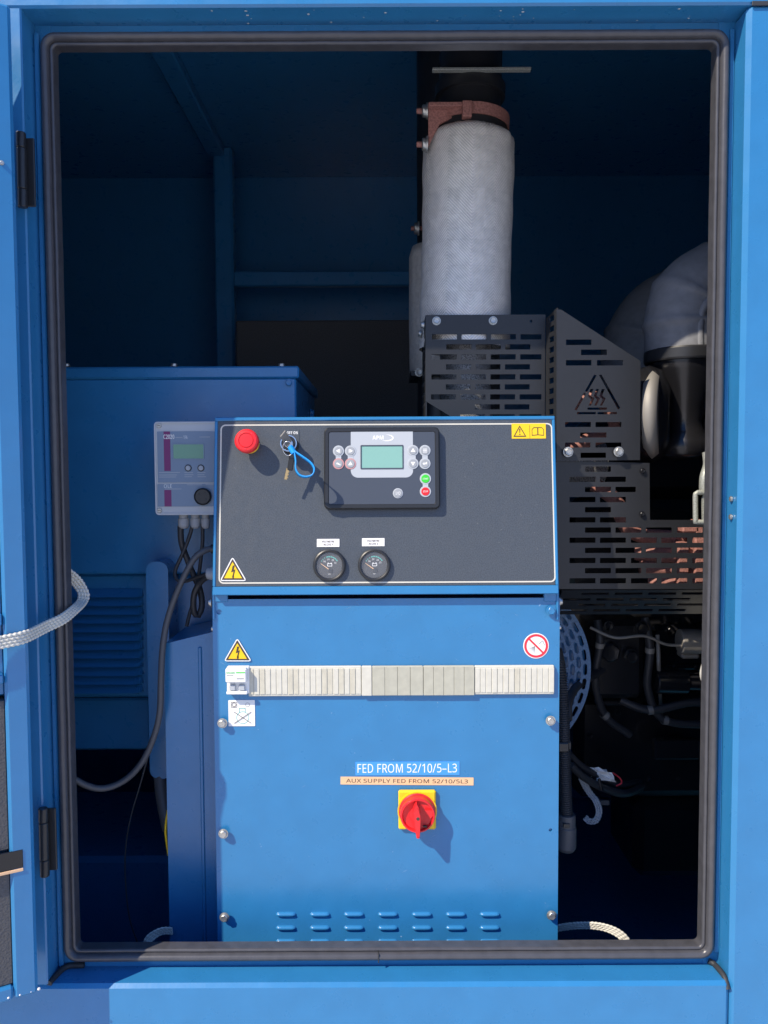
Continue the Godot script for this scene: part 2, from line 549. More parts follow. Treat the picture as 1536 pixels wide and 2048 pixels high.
# ---------- enclosure ----------
func make_enclosure() -> void:
	var e := thing("generator_enclosure", "blue steel enclosure wall with an open rectangular doorway framed by a black rubber seal", "enclosure")
	var rx := P(1478, 1000, D1).x          # right reveal
	var lx := P(67, 943, D1).x             # left reveal
	var hy := P(768, 13, D1).y             # soffit
	var sy := P(800, 1967, D1).y           # sill
	var z1 := -D1
	var z2 := -D2
	var top := CEIL + 0.06
	var bot := 0.3
	put_box(e, "door_post", Vector3(rx, bot, z1), Vector3(1.75, hy + 0.002, z2 - 0.02), M.blue, 0.006)
	put_box(e, "door_post", Vector3(-1.75, sy - 0.001, z1), Vector3(lx, hy + 0.002, z2 - 0.02), M.blue, 0.002)
	put_box(e, "header", Vector3(-1.75, hy, z1 + 0.002), Vector3(1.75, top, z2 - 0.02), M.blue, 0.003)
	put_box(e, "sill", Vector3(-1.75, bot, z1 + 0.001), Vector3(P(1458, 2000, D1).x, sy, z2 - 0.02), M.blue, 0.005)
	# rebate flange carrying the seal
	var f2 := at_depth(D2)
	var q := R(f2, 132, 93, 1415, 1891)
	var ol := Vector2(q[0] - q[2] / 2, 1.5 + q[1] - q[3] / 2)
	var oh := Vector2(q[0] + q[2] / 2, 1.5 + q[1] + q[3] / 2)
	var t := -0.005
	put_box(e, "flange", Vector3(lx - 0.004, sy - 0.01, z2), Vector3(ol.x + t, hy + 0.01, z2 - 0.004), M.blue)
	put_box(e, "flange", Vector3(oh.x - t, sy - 0.01, z2), Vector3(rx + 0.004, hy + 0.01, z2 - 0.004), M.blue)
	put_box(e, "flange", Vector3(lx, oh.y - t, z2 - 0.0015), Vector3(rx, hy + 0.01, z2 - 0.0055), M.blue)
	put_box(e, "flange", Vector3(lx, sy - 0.01, z2 - 0.0015), Vector3(rx, ol.y + t, z2 - 0.0055), M.blue)
	# thin folded edges on the left and right jambs
	put_box(e, "fold", Vector3(lx + 0.0005, sy + 0.003, z2 + 0.001), Vector3(lx + 0.008, hy - 0.012, z2 + 0.006), M.blue, 0.002)
	put_box(e, "fold", Vector3(rx - 0.007, sy + 0.02, z2 + 0.001), Vector3(rx - 0.0005, hy - 0.01, z2 + 0.004), M.blue, 0.0015)
	# rubber door seal swept round the opening
	var st := ST(true)
	var prof := []
	for k in 9:
		var a := PI * k / 8.0
		prof.append(Vector2(0.0112 + 0.0058 * cos(a), 0.007 + 0.0075 * sin(a)))
	for k in 7:
		var a := PI * k / 6.0
		prof.append(Vector2(0.0027 + 0.0027 * cos(a), 0.0045 + 0.003 * sin(a)))
	prof.append(Vector2(0.0, -0.012))
	prof.append(Vector2(0.003, -0.012))
	prof.append(Vector2(0.017, 0.0002))
	var wave := FastNoiseLite.new()
	wave.seed = 8
	wave.frequency = 0.12
	var rings := []
	for w in prof:
		var rough_ring := rrect(q[0], 1.5 + q[1], q[2] + w.x * 2, q[3] + w.x * 2, 0.007 + w.x * 0.85, 8)
		var fine_ring := PackedVector2Array()
		for k in rough_ring.size():
			var p0 := rough_ring[k]
			var p1 := rough_ring[(k + 1) % rough_ring.size()]
			var parts: int = 60 if k % 9 == 8 else 1
			for ti in parts:
				var pp := p0.lerp(p1, float(ti) / parts)
				var wv := 0.00045 * wave.get_noise_2d(pp.x * 100.0, pp.y * 100.0)
				fine_ring.append(pp + Vector2(wv, wv))
		rings.append(fine_ring)
	for i in prof.size():
		var j := (i + 1) % prof.size()
		var dv: Vector2 = prof[j] - prof[i]
		st.set_smooth_group(0 if i < 8 else (1 if i < 15 else i))
		for k in rings[i].size():
			var k2: int = (k + 1) % rings[i].size()
			var a: Vector2 = rings[i][k]
			var b: Vector2 = rings[i][k2]
			var c: Vector2 = rings[j][k2]
			var d: Vector2 = rings[j][k]
			var mid := (a + b) / 2 - Vector2(q[0], 1.5 + q[1])
			var outw := Vector2(signf(mid.x), 0) if absf(mid.x) / q[2] > absf(mid.y) / q[3] else Vector2(0, signf(mid.y))
			var n2 := Vector2(dv.y, -dv.x)     # outward in (u, w) for this winding
			var o := Vector3(outw.x * n2.x, outw.y * n2.x, n2.y)
			quad(st, Vector3(a.x, a.y, z2 + prof[i].y), Vector3(b.x, b.y, z2 + prof[i].y), Vector3(c.x, c.y, z2 + prof[j].y), Vector3(d.x, d.y, z2 + prof[j].y), o)
	var seal := put(e, "door_seal", st, M.rubber)
	var jp := P(757, 1900, D2 - 0.012)
	put_box(seal, "joint", Vector3(jp.x - 0.0008, ol.y - 0.0175, z2 + 0.002), Vector3(jp.x + 0.0008, ol.y - 0.005, z2 + 0.0152), M.sealant, 0.0003)
	# sealant at the lower corners
	var rp := P(1450, 1936, D1 + 0.02)
	put_box(e, "sealant", Vector3(P(1458, 2000, D1).x - 0.001, bot + 0.01, z1 - 0.004), Vector3(rx - 0.001, sy - 0.004, z2), M.sealant)
	put_tube(e, "sealant", [Vector3(oh.x + 0.012, sy + 0.006, z2 + 0.002), Vector3(rx - 0.008, sy + 0.003, z2 + 0.004), Vector3(rx - 0.004, sy + 0.001, z1 - 0.012), Vector3(rx - 0.003, sy - 0.012, z1 - 0.001)], 0.0042, M.sealant, 8)
	put_tube(e, "sealant", [Vector3(ol.x + 0.01, sy + 0.004, z2 + 0.001), Vector3(lx + 0.012, sy + 0.003, z2 + 0.004), Vector3(lx + 0.003, sy + 0.001, z1 - 0.014), Vector3(lx + 0.001, sy + 0.0005, z1 - 0.002)], 0.0045, M.sealant, 8)
	# corner of the header
	var cp := P(1498, 12, D1)
	put_box(e, "sealant", Vector3(rx + 0.004, hy - 0.003, z1 + 0.002), Vector3(1.2, hy + 0.003, z1 + 0.004), M.sealant, 0.0005)
	# screws through the right jamb
	for k in [[1460, 998], [1460, 1034]]:
		var p := P(k[0], k[1], (D1 + D2) / 2.0)
		put_bolt(e, "screw", Vector3(rx, p.y, p.z), 0.0042, M.zinc, Vector3.LEFT, false)
		put_bolt(e, "screw", Vector3(P(1447, k[1], D2).x, p.y, z2 + 0.0005), 0.0028, M.zinc, Vector3.BACK, false)
	# spatter of paint chips on the soffit
	for k in 26:
		var st2 := ST(true)
		var x := P(rng.randf_range(420, 1440), 40, D1).x
		var r := rng.randf_range(0.0006, 0.0024)
		var z := z1 - rng.randf_range(0.004, 0.04)
		lathe(st2, Transform3D(Basis(Vector3.RIGHT, PI / 2) * Basis.from_scale(Vector3(1.0, rng.randf_range(0.5, 1.0), 0.3)), Vector3(x, hy, z)), [Vector2(r, 0), Vector2(r * 0.7, r * 0.7), Vector2(0, r)], 8, true)
		put(e, "drip", st2, M.silver)
	# room behind the doorway
	var zb := -2.6
	put_box(e, "ceiling", Vector3(-1.7, CEIL, z2 - 0.02), Vector3(1.7, CEIL + 0.05, zb), M.blue)
	put_box(e, "floor", Vector3(-1.7, FLOOR - 0.05, z2 - 0.02), Vector3(1.7, FLOOR, zb), M.blue)
	put_box(e, "back_wall", Vector3(-1.7, FLOOR - 0.05, zb), Vector3(1.7, CEIL + 0.05, zb - 0.05), M.blue)
	put_box(e, "side_wall", Vector3(-1.75, FLOOR - 0.05, z2 - 0.02), Vector3(-1.7, CEIL + 0.05, zb - 0.05), M.blue)
	put_box(e, "side_wall", Vector3(1.7, FLOOR - 0.05, z2 - 0.02), Vector3(1.75, CEIL + 0.05, zb - 0.05), M.blue)
	put_box(e, "base_rail", Vector3(-1.75, 0.0, z1 - 0.1), Vector3(1.75, FLOOR - 0.05, zb), M.black)
	# ribs and lining of the back wall
	put_box(e, "frame_post", Vector3(P(428, 500, 2.35).x, FLOOR, -2.35), Vector3(P(466, 500, 2.35).x, CEIL, -2.4), M.blue, 0.006)
	put_pbox(e, "frame_rail", [466.5, 541, 985, 571], 2.355, 0.03, M.blue, 0.004)
	put_box(e, "insulation_panel", Vector3(P(472, 700, 2.2).x, P(700, 1300, 2.2).y, -2.2), Vector3(P(1000, 700, 2.2).x, P(700, 640, 2.2).y, -2.24), M.foam, 0.004)
	put_box(e, "panel_stand", Vector3(P(472, 700, 2.2).x, FLOOR + 0.001, -2.201), Vector3(P(1000, 700, 2.2).x, P(700, 1300, 2.2).y - 0.001, -2.24), M.blue, 0.004)
	put_box(e, "ceiling_rib", Vector3(-0.51, CEIL - 0.03, -1.22), Vector3(-0.46, CEIL, -2.349), M.blue, 0.004)
	# hinges: knuckles between the post and the door leaf
	for k in [[41, 265, 46, 415], [86, 1616, 90, 1752]]:
		var pa := P(k[0], k[1], D1 - 0.012)
		var pb := P(k[2], k[3], D1 - 0.012)
		var hx := (pa.x + pb.x) / 2
		var h := hold(e, "hinge")
		var st3 := ST()
		var L := pa.y - pb.y
		var xf := Transform3D(Basis(Vector3.RIGHT, -PI / 2), Vector3(hx, pb.y, -D1 + 0.012))
		for s in [[0.0, 0.24], [0.245, 0.79], [0.795, 1.0]]:
			lathe(st3, xf, [Vector2(0, L * s[0]), Vector2(0.0058, L * s[0]), Vector2(0.0065, L * s[0] + 0.001), Vector2(0.0065, L * s[1] - 0.001), Vector2(0.0058, L * s[1]), Vector2(0, L * s[1])], 16)
		put(h, "barrel", st3, M.plastic)
		put_box(h, "leaf", Vector3(hx, pb.y + 0.004, -D1 + 0.0005), Vector3(hx + 0.014, pa.y - 0.004, -D1 + 0.0045), M.plastic)
	make_door(e)

func make_door(e: Node) -> void:
	var o := P(47, 943, 1.042)
	var bx := Vector3(0.88, 0, -0.475).normalized()
	var f := Transform3D(Basis(bx, Vector3.UP, bx.cross(Vector3.UP)), o)
	door_frame = f
	var yb: float = Q(f, 86, 1984).y
	var yt: float = Q(f, 18, 8).y
	var d := hold(e, "door", f)
	put_box(d, "outer_skin", Vector3(-0.96, yb, -0.05), Vector3(0, yt, -0.046), M.blue, 0.0015)
	put_box(d, "stile", Vector3(-0.03, yb, -0.0455), Vector3(0, yt, 0), M.blue, 0.004)
	put_box(d, "stile", Vector3(-0.96, yb, -0.0455), Vector3(-0.92, yt, 0), M.blue, 0.004)
	put_box(d, "rail", Vector3(-0.92, yb, -0.0455), Vector3(-0.0305, yb + 0.02, -0.0005), M.blue, 0.003)
	put_box(d, "rail", Vector3(-0.92, yt - 0.03, -0.0455), Vector3(-0.0305, yt, -0.0005), M.blue, 0.003)
	var Y := func(py: float) -> float: return Q(f, 20, py).y
	# upper lining sheet with folded ledges
	put_box(d, "lining", Vector3(-0.92, Y.call(1392), -0.03), Vector3(-0.0305, yt - 0.031, -0.012), M.blue, 0.001)
	for k in [[1186, 1196, 0.006], [1226, 1250, 0.012], [1348, 1366, 0.012]]:
		put_box(d, "ledge", Vector3(-0.92, Y.call(k[1]), -0.011), Vector3(-0.031, Y.call(k[0]), -0.012 + k[2]), M.blue, 0.0015)
	put_box(d, "insulation_panel", Vector3(-0.92, Y.call(1702), -0.03), Vector3(-0.0305, Y.call(1402), -0.006), M.foam, 0.001)
	put_box(d, "insulation_panel", Vector3(-0.92, yb + 0.0205, -0.03), Vector3(-0.0305, Y.call(1748), -0.006), M.foam, 0.001)
	put_box(d, "lining_edge", Vector3(-0.92, Y.call(1747), -0.03), Vector3(-0.014, Y.call(1741), 0.0015), M.peach, 0.0005)
	put_box(d, "slot_back", Vector3(-0.92, Y.call(1740), -0.0015), Vector3(-0.014, Y.call(1704), 0.0008), M.black_gloss, 0.0005)
	put_box(d, "latch_hole", Vector3(-0.06, Y.call(331), -0.002), Vector3(-0.023, Y.call(298), 0.0006), M.black_gloss, 0.0005)
	put_bolt(d, "rivet", Q(f, 3, 326) + Vector3(0, 0, 0.0006), 0.0025, M.zinc)
	for k in [[78, 1978, 0.0022], [40, 1990, 0.0014], [17, 1996, 0.0016], [62, 1984, 0.0009]]:
		var st := ST(true)
		var p := Q(f, k[0], k[1])
		lathe(st, Transform3D(Basis.IDENTITY, Vector3(p.x, p.y, -0.0002)), [Vector2(k[2], 0), Vector2(k[2] * 0.7, k[2] * 0.5), Vector2(0, k[2] * 0.7)], 10, true)
		put(d, "chip", st, M.white)

# ---------- control cabinet ----------
func tri_sign(parent: Node, f: Transform3D, ax: float, ay: float, lx: float, rx: float, by: float) -> void:
	var s := hold(parent, "warning_sticker", f)
	var a := Q(f, ax, ay)
	var l := Q(f, lx, by)
	var r := Q(f, rx, by)
	var c := (a + l + r) / 3.0
	var mk := func(k: float, cut: float) -> PackedVector2Array:
		var vs := [a, l, r]
		var p := PackedVector2Array()
		for i in 3:
			var v: Vector3 = c + (vs[i] - c) * k
			var pv: Vector3 = c + (vs[(i + 2) % 3] - c) * k
			var nv: Vector3 = c + (vs[(i + 1) % 3] - c) * k
			var e0 := v.lerp(pv, cut)
			var e1 := v.lerp(nv, cut)
			p.append(Vector2(e0.x, e0.y))
			var m := (e0 + e1) / 2 * 0.55 + v * 0.45
			p.append(Vector2(m.x, m.y))
			p.append(Vector2(e1.x, e1.y))
		return p
	put_prism(s, "backing", mk.call(1.0, 0.1), 0.0015, 0.0021, M.white)
	put_prism(s, "border", mk.call(0.86, 0.03), 0.0022, 0.0025, M.print)
	put_prism(s, "field", mk.call(0.66, 0.02), 0.0026, 0.0029, M.yellow)
	var h := a.y - l.y
	var z := PackedVector2Array()
	for k in [[-0.01, 0.3], [0.07, 0.3], [0.03, 0.12], [0.1, 0.14], [0.02, -0.17], [0.045, -0.17], [0.0, -0.26], [-0.03, -0.17], [-0.008, -0.17], [0.03, 0.06], [-0.07, 0.02]]:
		z.append(Vector2(c.x + k[0] * h, c.y + k[1] * h))
	put_prism(s, "bolt_symbol", z, 0.003, 0.0033, M.print)

func disc(st: SurfaceTool, p: Vector3, r: float, z0: float, z1: float, bev := 0.0006, seg := 32) -> void:
	lathe(st, Transform3D(Basis.IDENTITY, Vector3(p.x, p.y, 0)), [Vector2(r, z0), Vector2(r, z1 - bev), Vector2(r - bev, z1), Vector2(0, z1)], seg)

func put_disc(parent: Node, called: String, p: Vector3, r: float, z0: float, z1: float, m: Material, bev := 0.0006, seg := 32) -> void:
	var st := ST()
	disc(st, p, r, z0, z1, bev, seg)
	put(parent, called, st, m)

func make_cabinet() -> void:
	var c := thing("control_cabinet", "blue generator control cabinet with black instrument console above a bolted front panel", "control cabinet")
	var F1 := Transform3D(Basis.IDENTITY, Vector3(0, 1.5, -DP))
	# --- lower body and front panel
	var q := R(F1, 431, 1197, 1117, 2010)
	var body := hold(c, "body", F1)
	put_box(body, "carcass", Vector3(q[0] - q[2] / 2 + 0.004, FLOOR - 1.5, -0.003), Vector3(q[0] + q[2] / 2 - 0.004, q[1] + q[3] / 2 - 0.006, -0.3), M.blue)
	var panel_out := rrect(q[0], q[1], q[2], q[3], 0.002, 2)
	var hole := Q(F1, 438, 1224)
	var hole2 := Q(F1, 1101, 1660)
	var cuts := [circle(hole.x, hole.y, 0.0042, 16), circle(hole2.x, hole2.y, 0.0028, 12)]
	slotted(c, "front_panel", panel_out, cuts, M.blue, F1, 0.002)
	for k in [[445, 1446], [447, 1667], [449, 1834], [1101, 1441], [1103, 1830]]:
		put_bolt(c, "panel_bolt", F1 * Q(F1, k[0], k[1], 0.006), 0.0062, M.zinc)
	put_bolt(c, "panel_bolt", F1 * Q(F1, 1102, 1221, 0.004), 0.0062, M.blue)
	# corner ears under the console
	var f1e := F1.translated(Vector3(0, 0, 0.003))
	put_pbox(c, "ear", [428, 1186, 455, 1204], DP - 0.002, 0.006, M.blue)
	put_pbox(c, "ear", [1088, 1184, 1117, 1203], DP - 0.002, 0.006, M.blue)
	put_pbox(c, "side_bracket", [1113, 1160, 1118, 1240], DP - 0.004, 0.03, M.blue)
	put_pbox(c, "side_bracket", [424, 1180, 429, 1240], DP - 0.004, 0.03, M.blue)
	put_bolt(c, "side_bolt", P(424, 1205, DP + 0.008), 0.0058, M.zinc, Vector3.LEFT)
	put_bolt(c, "side_bolt", P(1118, 1203, DP + 0.008), 0.0058, M.zinc, Vector3.RIGHT)
	put_bolt(c, "side_bolt", P(428, 1257, DP + 0.008), 0.0045, M.zinc, Vector3.LEFT)
	put_bolt(c, "side_bolt", P(1117, 1254, DP + 0.008), 0.0045, M.zinc, Vector3.RIGHT)
	# louvres: pressed hoods
	for yy in [1828, 1855, 1882]:
		for i in 7:
			var p := Q(F1, 572 + 67.9 * i, yy)
			var st := ST(true)
			var w := 0.0165
			var hh := 0.0036
			for a in range(0, 12):
				var x0 := -1.0 + 2.0 * a / 12.0
				var x1 := -1.0 + 2.0 * (a + 1) / 12.0
				var e0 := sqrt(maxf(0, 1.0 - pow(absf(x0), 6)))
				var e1 := sqrt(maxf(0, 1.0 - pow(absf(x1), 6)))
				for b in 5:
					var t0 := b / 5.0 * PI * 0.72
					var t1 := (b + 1) / 5.0 * PI * 0.72
					var V := func(x: float, e: float, t: float) -> Vector3:
						return Vector3(p.x + x * w, p.y + hh * e * cos(t), 0.0002 + 0.0048 * e * sin(t))
					quad(st, V.call(x0, e0, t0), V.call(x1, e1, t0), V.call(x1, e1, t1), V.call(x0, e0, t1), Vector3(0, 0.3, 1))
			put(c, "louvre", st, M.blue, F1)
	# --- blanking strip of modular covers
	var strip := [[498, 723, 1331, 1390.5, 20, 0, 0.0], [723.5, 744, 1330.5, 1389.5, 1, 2, 0.001], [744.5, 846, 1330.5, 1389, 4, 1, 0.0006], [846.5, 948, 1330, 1388.5, 5, 1, 0.0012], [948.5, 1107, 1329.5, 1387, 14, 0, 0.0]]
	for s in strip:
		var g := hold(c, "blanking_cover", F1)
		var r := R(F1, s[0], s[2], s[1], s[3])
		var m: Material = [M.cream, M.beige, M.cream][s[5]]
		var zt: float = 0.006 + s[6]
		put_box(g, "frame", Vector3(r[0] - r[2] / 2, r[1] - r[3] / 2, 0.0), Vector3(r[0] + r[2] / 2, r[1] + r[3] / 2, zt), m, 0.0012)
		var n: int = s[4]
		var mw: float = r[2] / n
		var ribbed: bool = s[5] == 0
		for i in n:
			var x0: float = r[0] - r[2] / 2 + mw * i
			var jz := rng.randf_range(-0.00035, 0.00035)
			var pad := 0.0005 if ribbed else 0.0002
			var ins := 0.0035 if ribbed else 0.0006
			put_box(g, "module", Vector3(x0 + pad, r[1] - r[3] / 2 + ins, zt - 0.001), Vector3(x0 + mw - pad + rng.randf_range(-0.0003, 0.0), r[1] + r[3] / 2 - ins, zt + 0.0011 + jz), m if rng.randf() < 0.7 else M.cream_old if ribbed else m, 0.0004)
	var chr := RandomNumberGenerator.new()
	chr.seed = 11
	var chips := ST()
	for k in 44:
		var p := Q(F1, chr.randf_range(436, 1112), chr.randf_range(1206, 1880))
		var n := 5 + chr.randi() % 3
		var sz := chr.randf_range(0.0004, 0.0013) * (2.0 if k % 11 == 0 else 1.0)
		var pl := PackedVector2Array()
		var st_ang := chr.randf() * TAU
		for v in n:
			var a := TAU * v / n
			var o := Vector2(cos(a), sin(a) * 0.55).rotated(st_ang) * sz * chr.randf_range(0.5, 1.2)
			pl.append(Vector2(p.x, p.y) + o)
		prism(chips, pl, 0.0, 0.0002)
	for k in 14:
		var p := Q(F1, chr.randf_range(440, 1110), chr.randf_range(1206, 1880))
		var d := Vector2(cos(chr.randf() * TAU), 0.5) * chr.randf_range(0.002, 0.007)
		var o := Vector2(p.x, p.y)
		var nn := d.normalized().orthogonal() * 0.00018
		prism(chips, PackedVector2Array([o - d, o + nn, o + d, o - nn]), 0.0, 0.0002)
	put(c, "paint_chips", chips, M.chip, F1).set_meta("kind", "stuff")
	# --- circuit breaker
	var cb := hold(c, "circuit_breaker", F1)
	var rb := R(F1, 451, 1337, 496, 1391, 0.02)
	var L: float = rb[0] - rb[2] / 2
	var Rr: float = rb[0] + rb[2] / 2
	var T: float = rb[1] + rb[3] / 2
	var Bm: float = rb[1] - rb[3] / 2
	put_box(cb, "housing", Vector3(L, Bm, 0), Vector3(Rr, T, 0.01), M.white, 0.001)
	put_box(cb, "nose", Vector3(L, Bm + rb[3] * 0.47, 0.0095), Vector3(Rr - 0.002, T, 0.021), M.white, 0.0018)
	put_box(cb, "foot", Vector3(L, Bm, 0.0095), Vector3(Rr - 0.002, Bm + rb[3] * 0.12, 0.016), M.white, 0.0012)
	for k in 2:
		var tx = L + rb[2] * (0.13 + 0.42 * k)
		put_box(cb, "toggle", Vector3(tx, Bm + rb[3] * 0.14, 0.0095), Vector3(tx + rb[2] * 0.28, Bm + rb[3] * 0.36, 0.015), M.silver, 0.0012)
	text(cb, "lettering", "Schneider", L + rb[2] * 0.24, T - rb[3] * 0.15, rb[2] * 0.4, rb[3] * 0.07, 0.0212, M.green)
	put_box(cb, "stripe", Vector3(L + rb[2] * 0.48, T - rb[3] * 0.17, 0.0205), Vector3(L + rb[2] * 0.88, T - rb[3] * 0.13, 0.0213), M.green, 0.0001)
	put_box(cb, "print_line", Vector3(L + rb[2] * 0.5, T - rb[3] * 0.39, 0.0205), Vector3(L + rb[2] * 0.82, T - rb[3] * 0.35, 0.0213), M.grey_print, 0.0001)
	put_box(cb, "print_line", Vector3(L + rb[2] * 0.07, T - rb[3] * 0.26, 0.0205), Vector3(L + rb[2] * 0.36, T - rb[3] * 0.235, 0.0213), M.grey_print, 0.0001)
	# --- stickers on the front panel
	tri_sign(c, F1, 475, 1275, 448, 504, 1322)
	var ps := hold(c, "prohibition_sticker", F1)
	var pc := Q(F1, 1072, 1291.5)
	var s1 := 1.0 / F * DP
	put_disc(ps, "backing", pc, 26 * s1, 0.0003, 0.0008, M.white, 0.0002, 40)
	var rg := ST()
	ring(rg, circle(pc.x, pc.y, 24 * s1, 40), circle(pc.x, pc.y, 19.5 * s1, 40), 0.0008, 0.0012)
	put(ps, "red_ring", rg, M.sign_red)
	var bar := PackedVector2Array()
	for k in [[-15.5, 13.0], [-13.0, 15.5], [15.5, -13.0], [13.0, -15.5]]:
		bar.append(Vector2(pc.x + k[0] * s1, pc.y + k[1] * s1))
	put_prism(ps, "red_bar", bar, 0.0012, 0.0015, M.sign_red)
	var jet := ST()
	for k in 6:
		var a0 := Vector2(-3, -1)
		var a1 := Vector2(-14 + k * 2.3, -5.5 - k * 1.9)
		var dn := (a1 - a0).normalized().orthogonal() * 0.3
		var st_p := PackedVector2Array()
		for v in [a0 + dn, a1 + dn, a1 - dn, a0 - dn]:
			st_p.append(Vector2(pc.x + v.x * s1, pc.y + v.y * s1))
		prism(jet, st_p, 0.0009, 0.0011)
	for v2 in [[[6, 4], [11, 9]], [[11, 10], [14, 10]], [[13.5, 10], [17, 1]]]:
		var a0 := Vector2(v2[0][0], v2[0][1])
		var a1 := Vector2(v2[1][0], v2[1][1])
		var dn := (a1 - a0).normalized().orthogonal() * 0.6
		var st_p := PackedVector2Array()
		for v in [a0 + dn, a1 + dn, a1 - dn, a0 - dn]:
			st_p.append(Vector2(pc.x + v.x * s1, pc.y + v.y * s1))
		prism(jet, st_p, 0.0009, 0.0011)
	put(ps, "hose_symbol", jet, M.grey_print)
	# engine-off sticker
	var es := hold(c, "engine_sticker", F1)
	var re := R(F1, 457, 1400, 510, 1452)
	var cc := Vector2(re[0], re[1])
	var U: float = re[2] / 53.0
	put_prism(es, "backing", rrect(cc.x, cc.y, re[2], re[3], 0.0008, 2), 0.0003, 0.0008, M.white)
	var ic := ST()
	var oc := cc + Vector2(2, -9) * U
	ring(ic, circle(oc.x, oc.y, 12.5 * U), circle(oc.x, oc.y, 11.7 * U), 0.0008, 0.0011)
	for s in [[-5, 1.5, -4.2, 10], [6.8, 1.5, 7.6, 10], [-5, 9.4, 7.6, 10.2]]:
		var x := cc.x + 1 * U
		prism(ic, PackedVector2Array([Vector2(cc.x + s[0] * U, cc.y + s[1] * U), Vector2(cc.x + s[2] * U, cc.y + s[1] * U), Vector2(cc.x + s[2] * U, cc.y + s[3] * U), Vector2(cc.x + s[0] * U, cc.y + s[3] * U)]), 0.0009, 0.0012)
	put(es, "engine_symbol", ic, M.teal)
	var cr := ST()
	for s in [1.0, -1.0]:
		var d := Vector2(17, 11.5 * s) * U
		var nn := d.normalized().orthogonal() * 0.45 * U
		prism(cr, PackedVector2Array([oc + d + nn, oc - d + nn, oc - d - nn, oc + d - nn]), 0.0012 + 0.0002 * s, 0.0015 + 0.0002 * s)
	put(es, "cross", cr, M.print)
	var sk := ST()
	var kc := cc + Vector2(-15, 17) * U
	ring(sk, rrect(kc.x, kc.y, 12 * U, 11 * U, U, 2), rrect(kc.x, kc.y, 10.6 * U, 9.6 * U, U * 0.6, 2), 0.0008, 0.0011)
	ring(sk, circle(kc.x, kc.y, 4.4 * U, 20), circle(kc.x, kc.y, 3.4 * U, 20), 0.0008, 0.0011)
	ring(sk, rrect(kc.x + 27 * U, kc.y, 8 * U, 8 * U, 3 * U, 3), rrect(kc.x + 27 * U, kc.y, 7.2 * U, 7.2 * U, 2.6 * U, 3), 0.0008, 0.0011)
	put(es, "plug_symbol", sk, M.print)
	# printed labels
	var lb := hold(c, "blue_label", F1)
	var r1 := R(F1, 711, 1523, 919, 1550)
	put_prism(lb, "backing", rrect(r1[0], r1[1], r1[2], r1[3], 0.0005, 2), 0.0002, 0.0008, M.label_blue)
	text(lb, "lettering", "FED FROM 52/10/5–L3", r1[0] - r1[2] * 0.003, r1[1] + 0.0002, r1[2] * 0.955, r1[3] * 0.66, 0.0009, M.white)
	var lp := hold(c, "peach_label", F1 * Transform3D(Basis(Vector3.BACK, -0.012), Vector3.ZERO))
	var fl: Transform3D = lp.transform
	var r2 := R(fl, 681, 1554, 947, 1569.5)
	put_prism(lp, "backing", rrect(r2[0], r2[1], r2[2], r2[3], 0.0004, 2), 0.0002, 0.0008, M.peach)
	text(lp, "lettering", "AUX SUPPLY FED FROM 52/10/5L3", r2[0], r2[1], r2[2] * 0.915, r2[3] * 0.5, 0.0009, M.print)
	# --- rotary isolator
	var ro := hold(c, "rotary_switch", F1)
	var rp := R(F1, 797, 1582, 872, 1660, 0.008)
	put_box(ro, "plate", Vector3(rp[0] - rp[2] / 2, rp[1] - rp[3] / 2, 0), Vector3(rp[0] + rp[2] / 2, rp[1] + rp[3] / 2, 0.008), M.yellow, 0.0025)
	var dc := Q(F1, 835.5, 1632.5, 0.027)
	var dst := ST()
	lathe(dst, Transform3D(Basis.IDENTITY, Vector3(dc.x, dc.y, 0)), [Vector2(0.0288, 0.0075), Vector2(0.0288, 0.0095), Vector2(0.0272, 0.0105), Vector2(0.0272, 0.025), Vector2(0.0262, 0.027), Vector2(0.0243, 0.027), Vector2(0.0225, 0.022), Vector2(0.012, 0.0205), Vector2(0, 0.0205)], 40)
	put(ro, "dial", dst, M.red)
	var yst := ST()
	ring(yst, circle(dc.x, dc.y, 0.031, 40), circle(dc.x, dc.y, 0.0292, 40), 0.0078, 0.0095)
	put(ro, "collar", yst, M.yellow)
	var hp := PackedVector2Array()
	for k in [[834, 1611], [837.5, 1617], [841, 1629], [841.5, 1640], [840.5, 1664], [839.5, 1677], [836.5, 1678.5], [833, 1677], [831, 1664], [828.5, 1642], [827, 1626], [829.5, 1618]]:
		var v := Q(F1, k[0], k[1], 0.043)
		hp.append(Vector2(v.x, v.y))
	var hst := ST()
	prism(hst, hp, 0.0205, 0.0415)
	var hin := PackedVector2Array()
	for v in hp:
		hin.append(v.lerp(Vector2(dc.x, dc.y - 0.006), 0.14))
	prism(hst, hin, 0.0415, 0.043)
	put(ro, "handle", hst, M.red)
	var hv := Q(F1, 836, 1638, 0.0432)
	put_disc(ro, "handle_screw", hv, 0.0026, 0.0425, 0.0434, M.print, 0.0003, 16)
	var wdg := PackedVector2Array()
	for k in [[850, 1621], [865, 1621], [866, 1632], [861, 1637]]:
		var v := Q(F1, k[0], k[1], 0.026)
		wdg.append(Vector2(v.x, v.y))
	put_prism(ro, "padlock_tab", wdg, 0.0208, 0.026, M.red)
	put_box(ro, "slot_mark", Q(F1, 846, 1655, 0.0262) + Vector3(0, 0, -0.0035), Q(F1, 854, 1652, 0.0262) + Vector3(0, 0, 0.0002), M.print, 0.0002)
	text(ro, "lettering", "I", Q(F1, 852, 1593, 0.008).x, Q(F1, 852, 1593, 0.008).y, 0.001, 0.0045, 0.0081, M.print, 0.7)
	make_console(c)

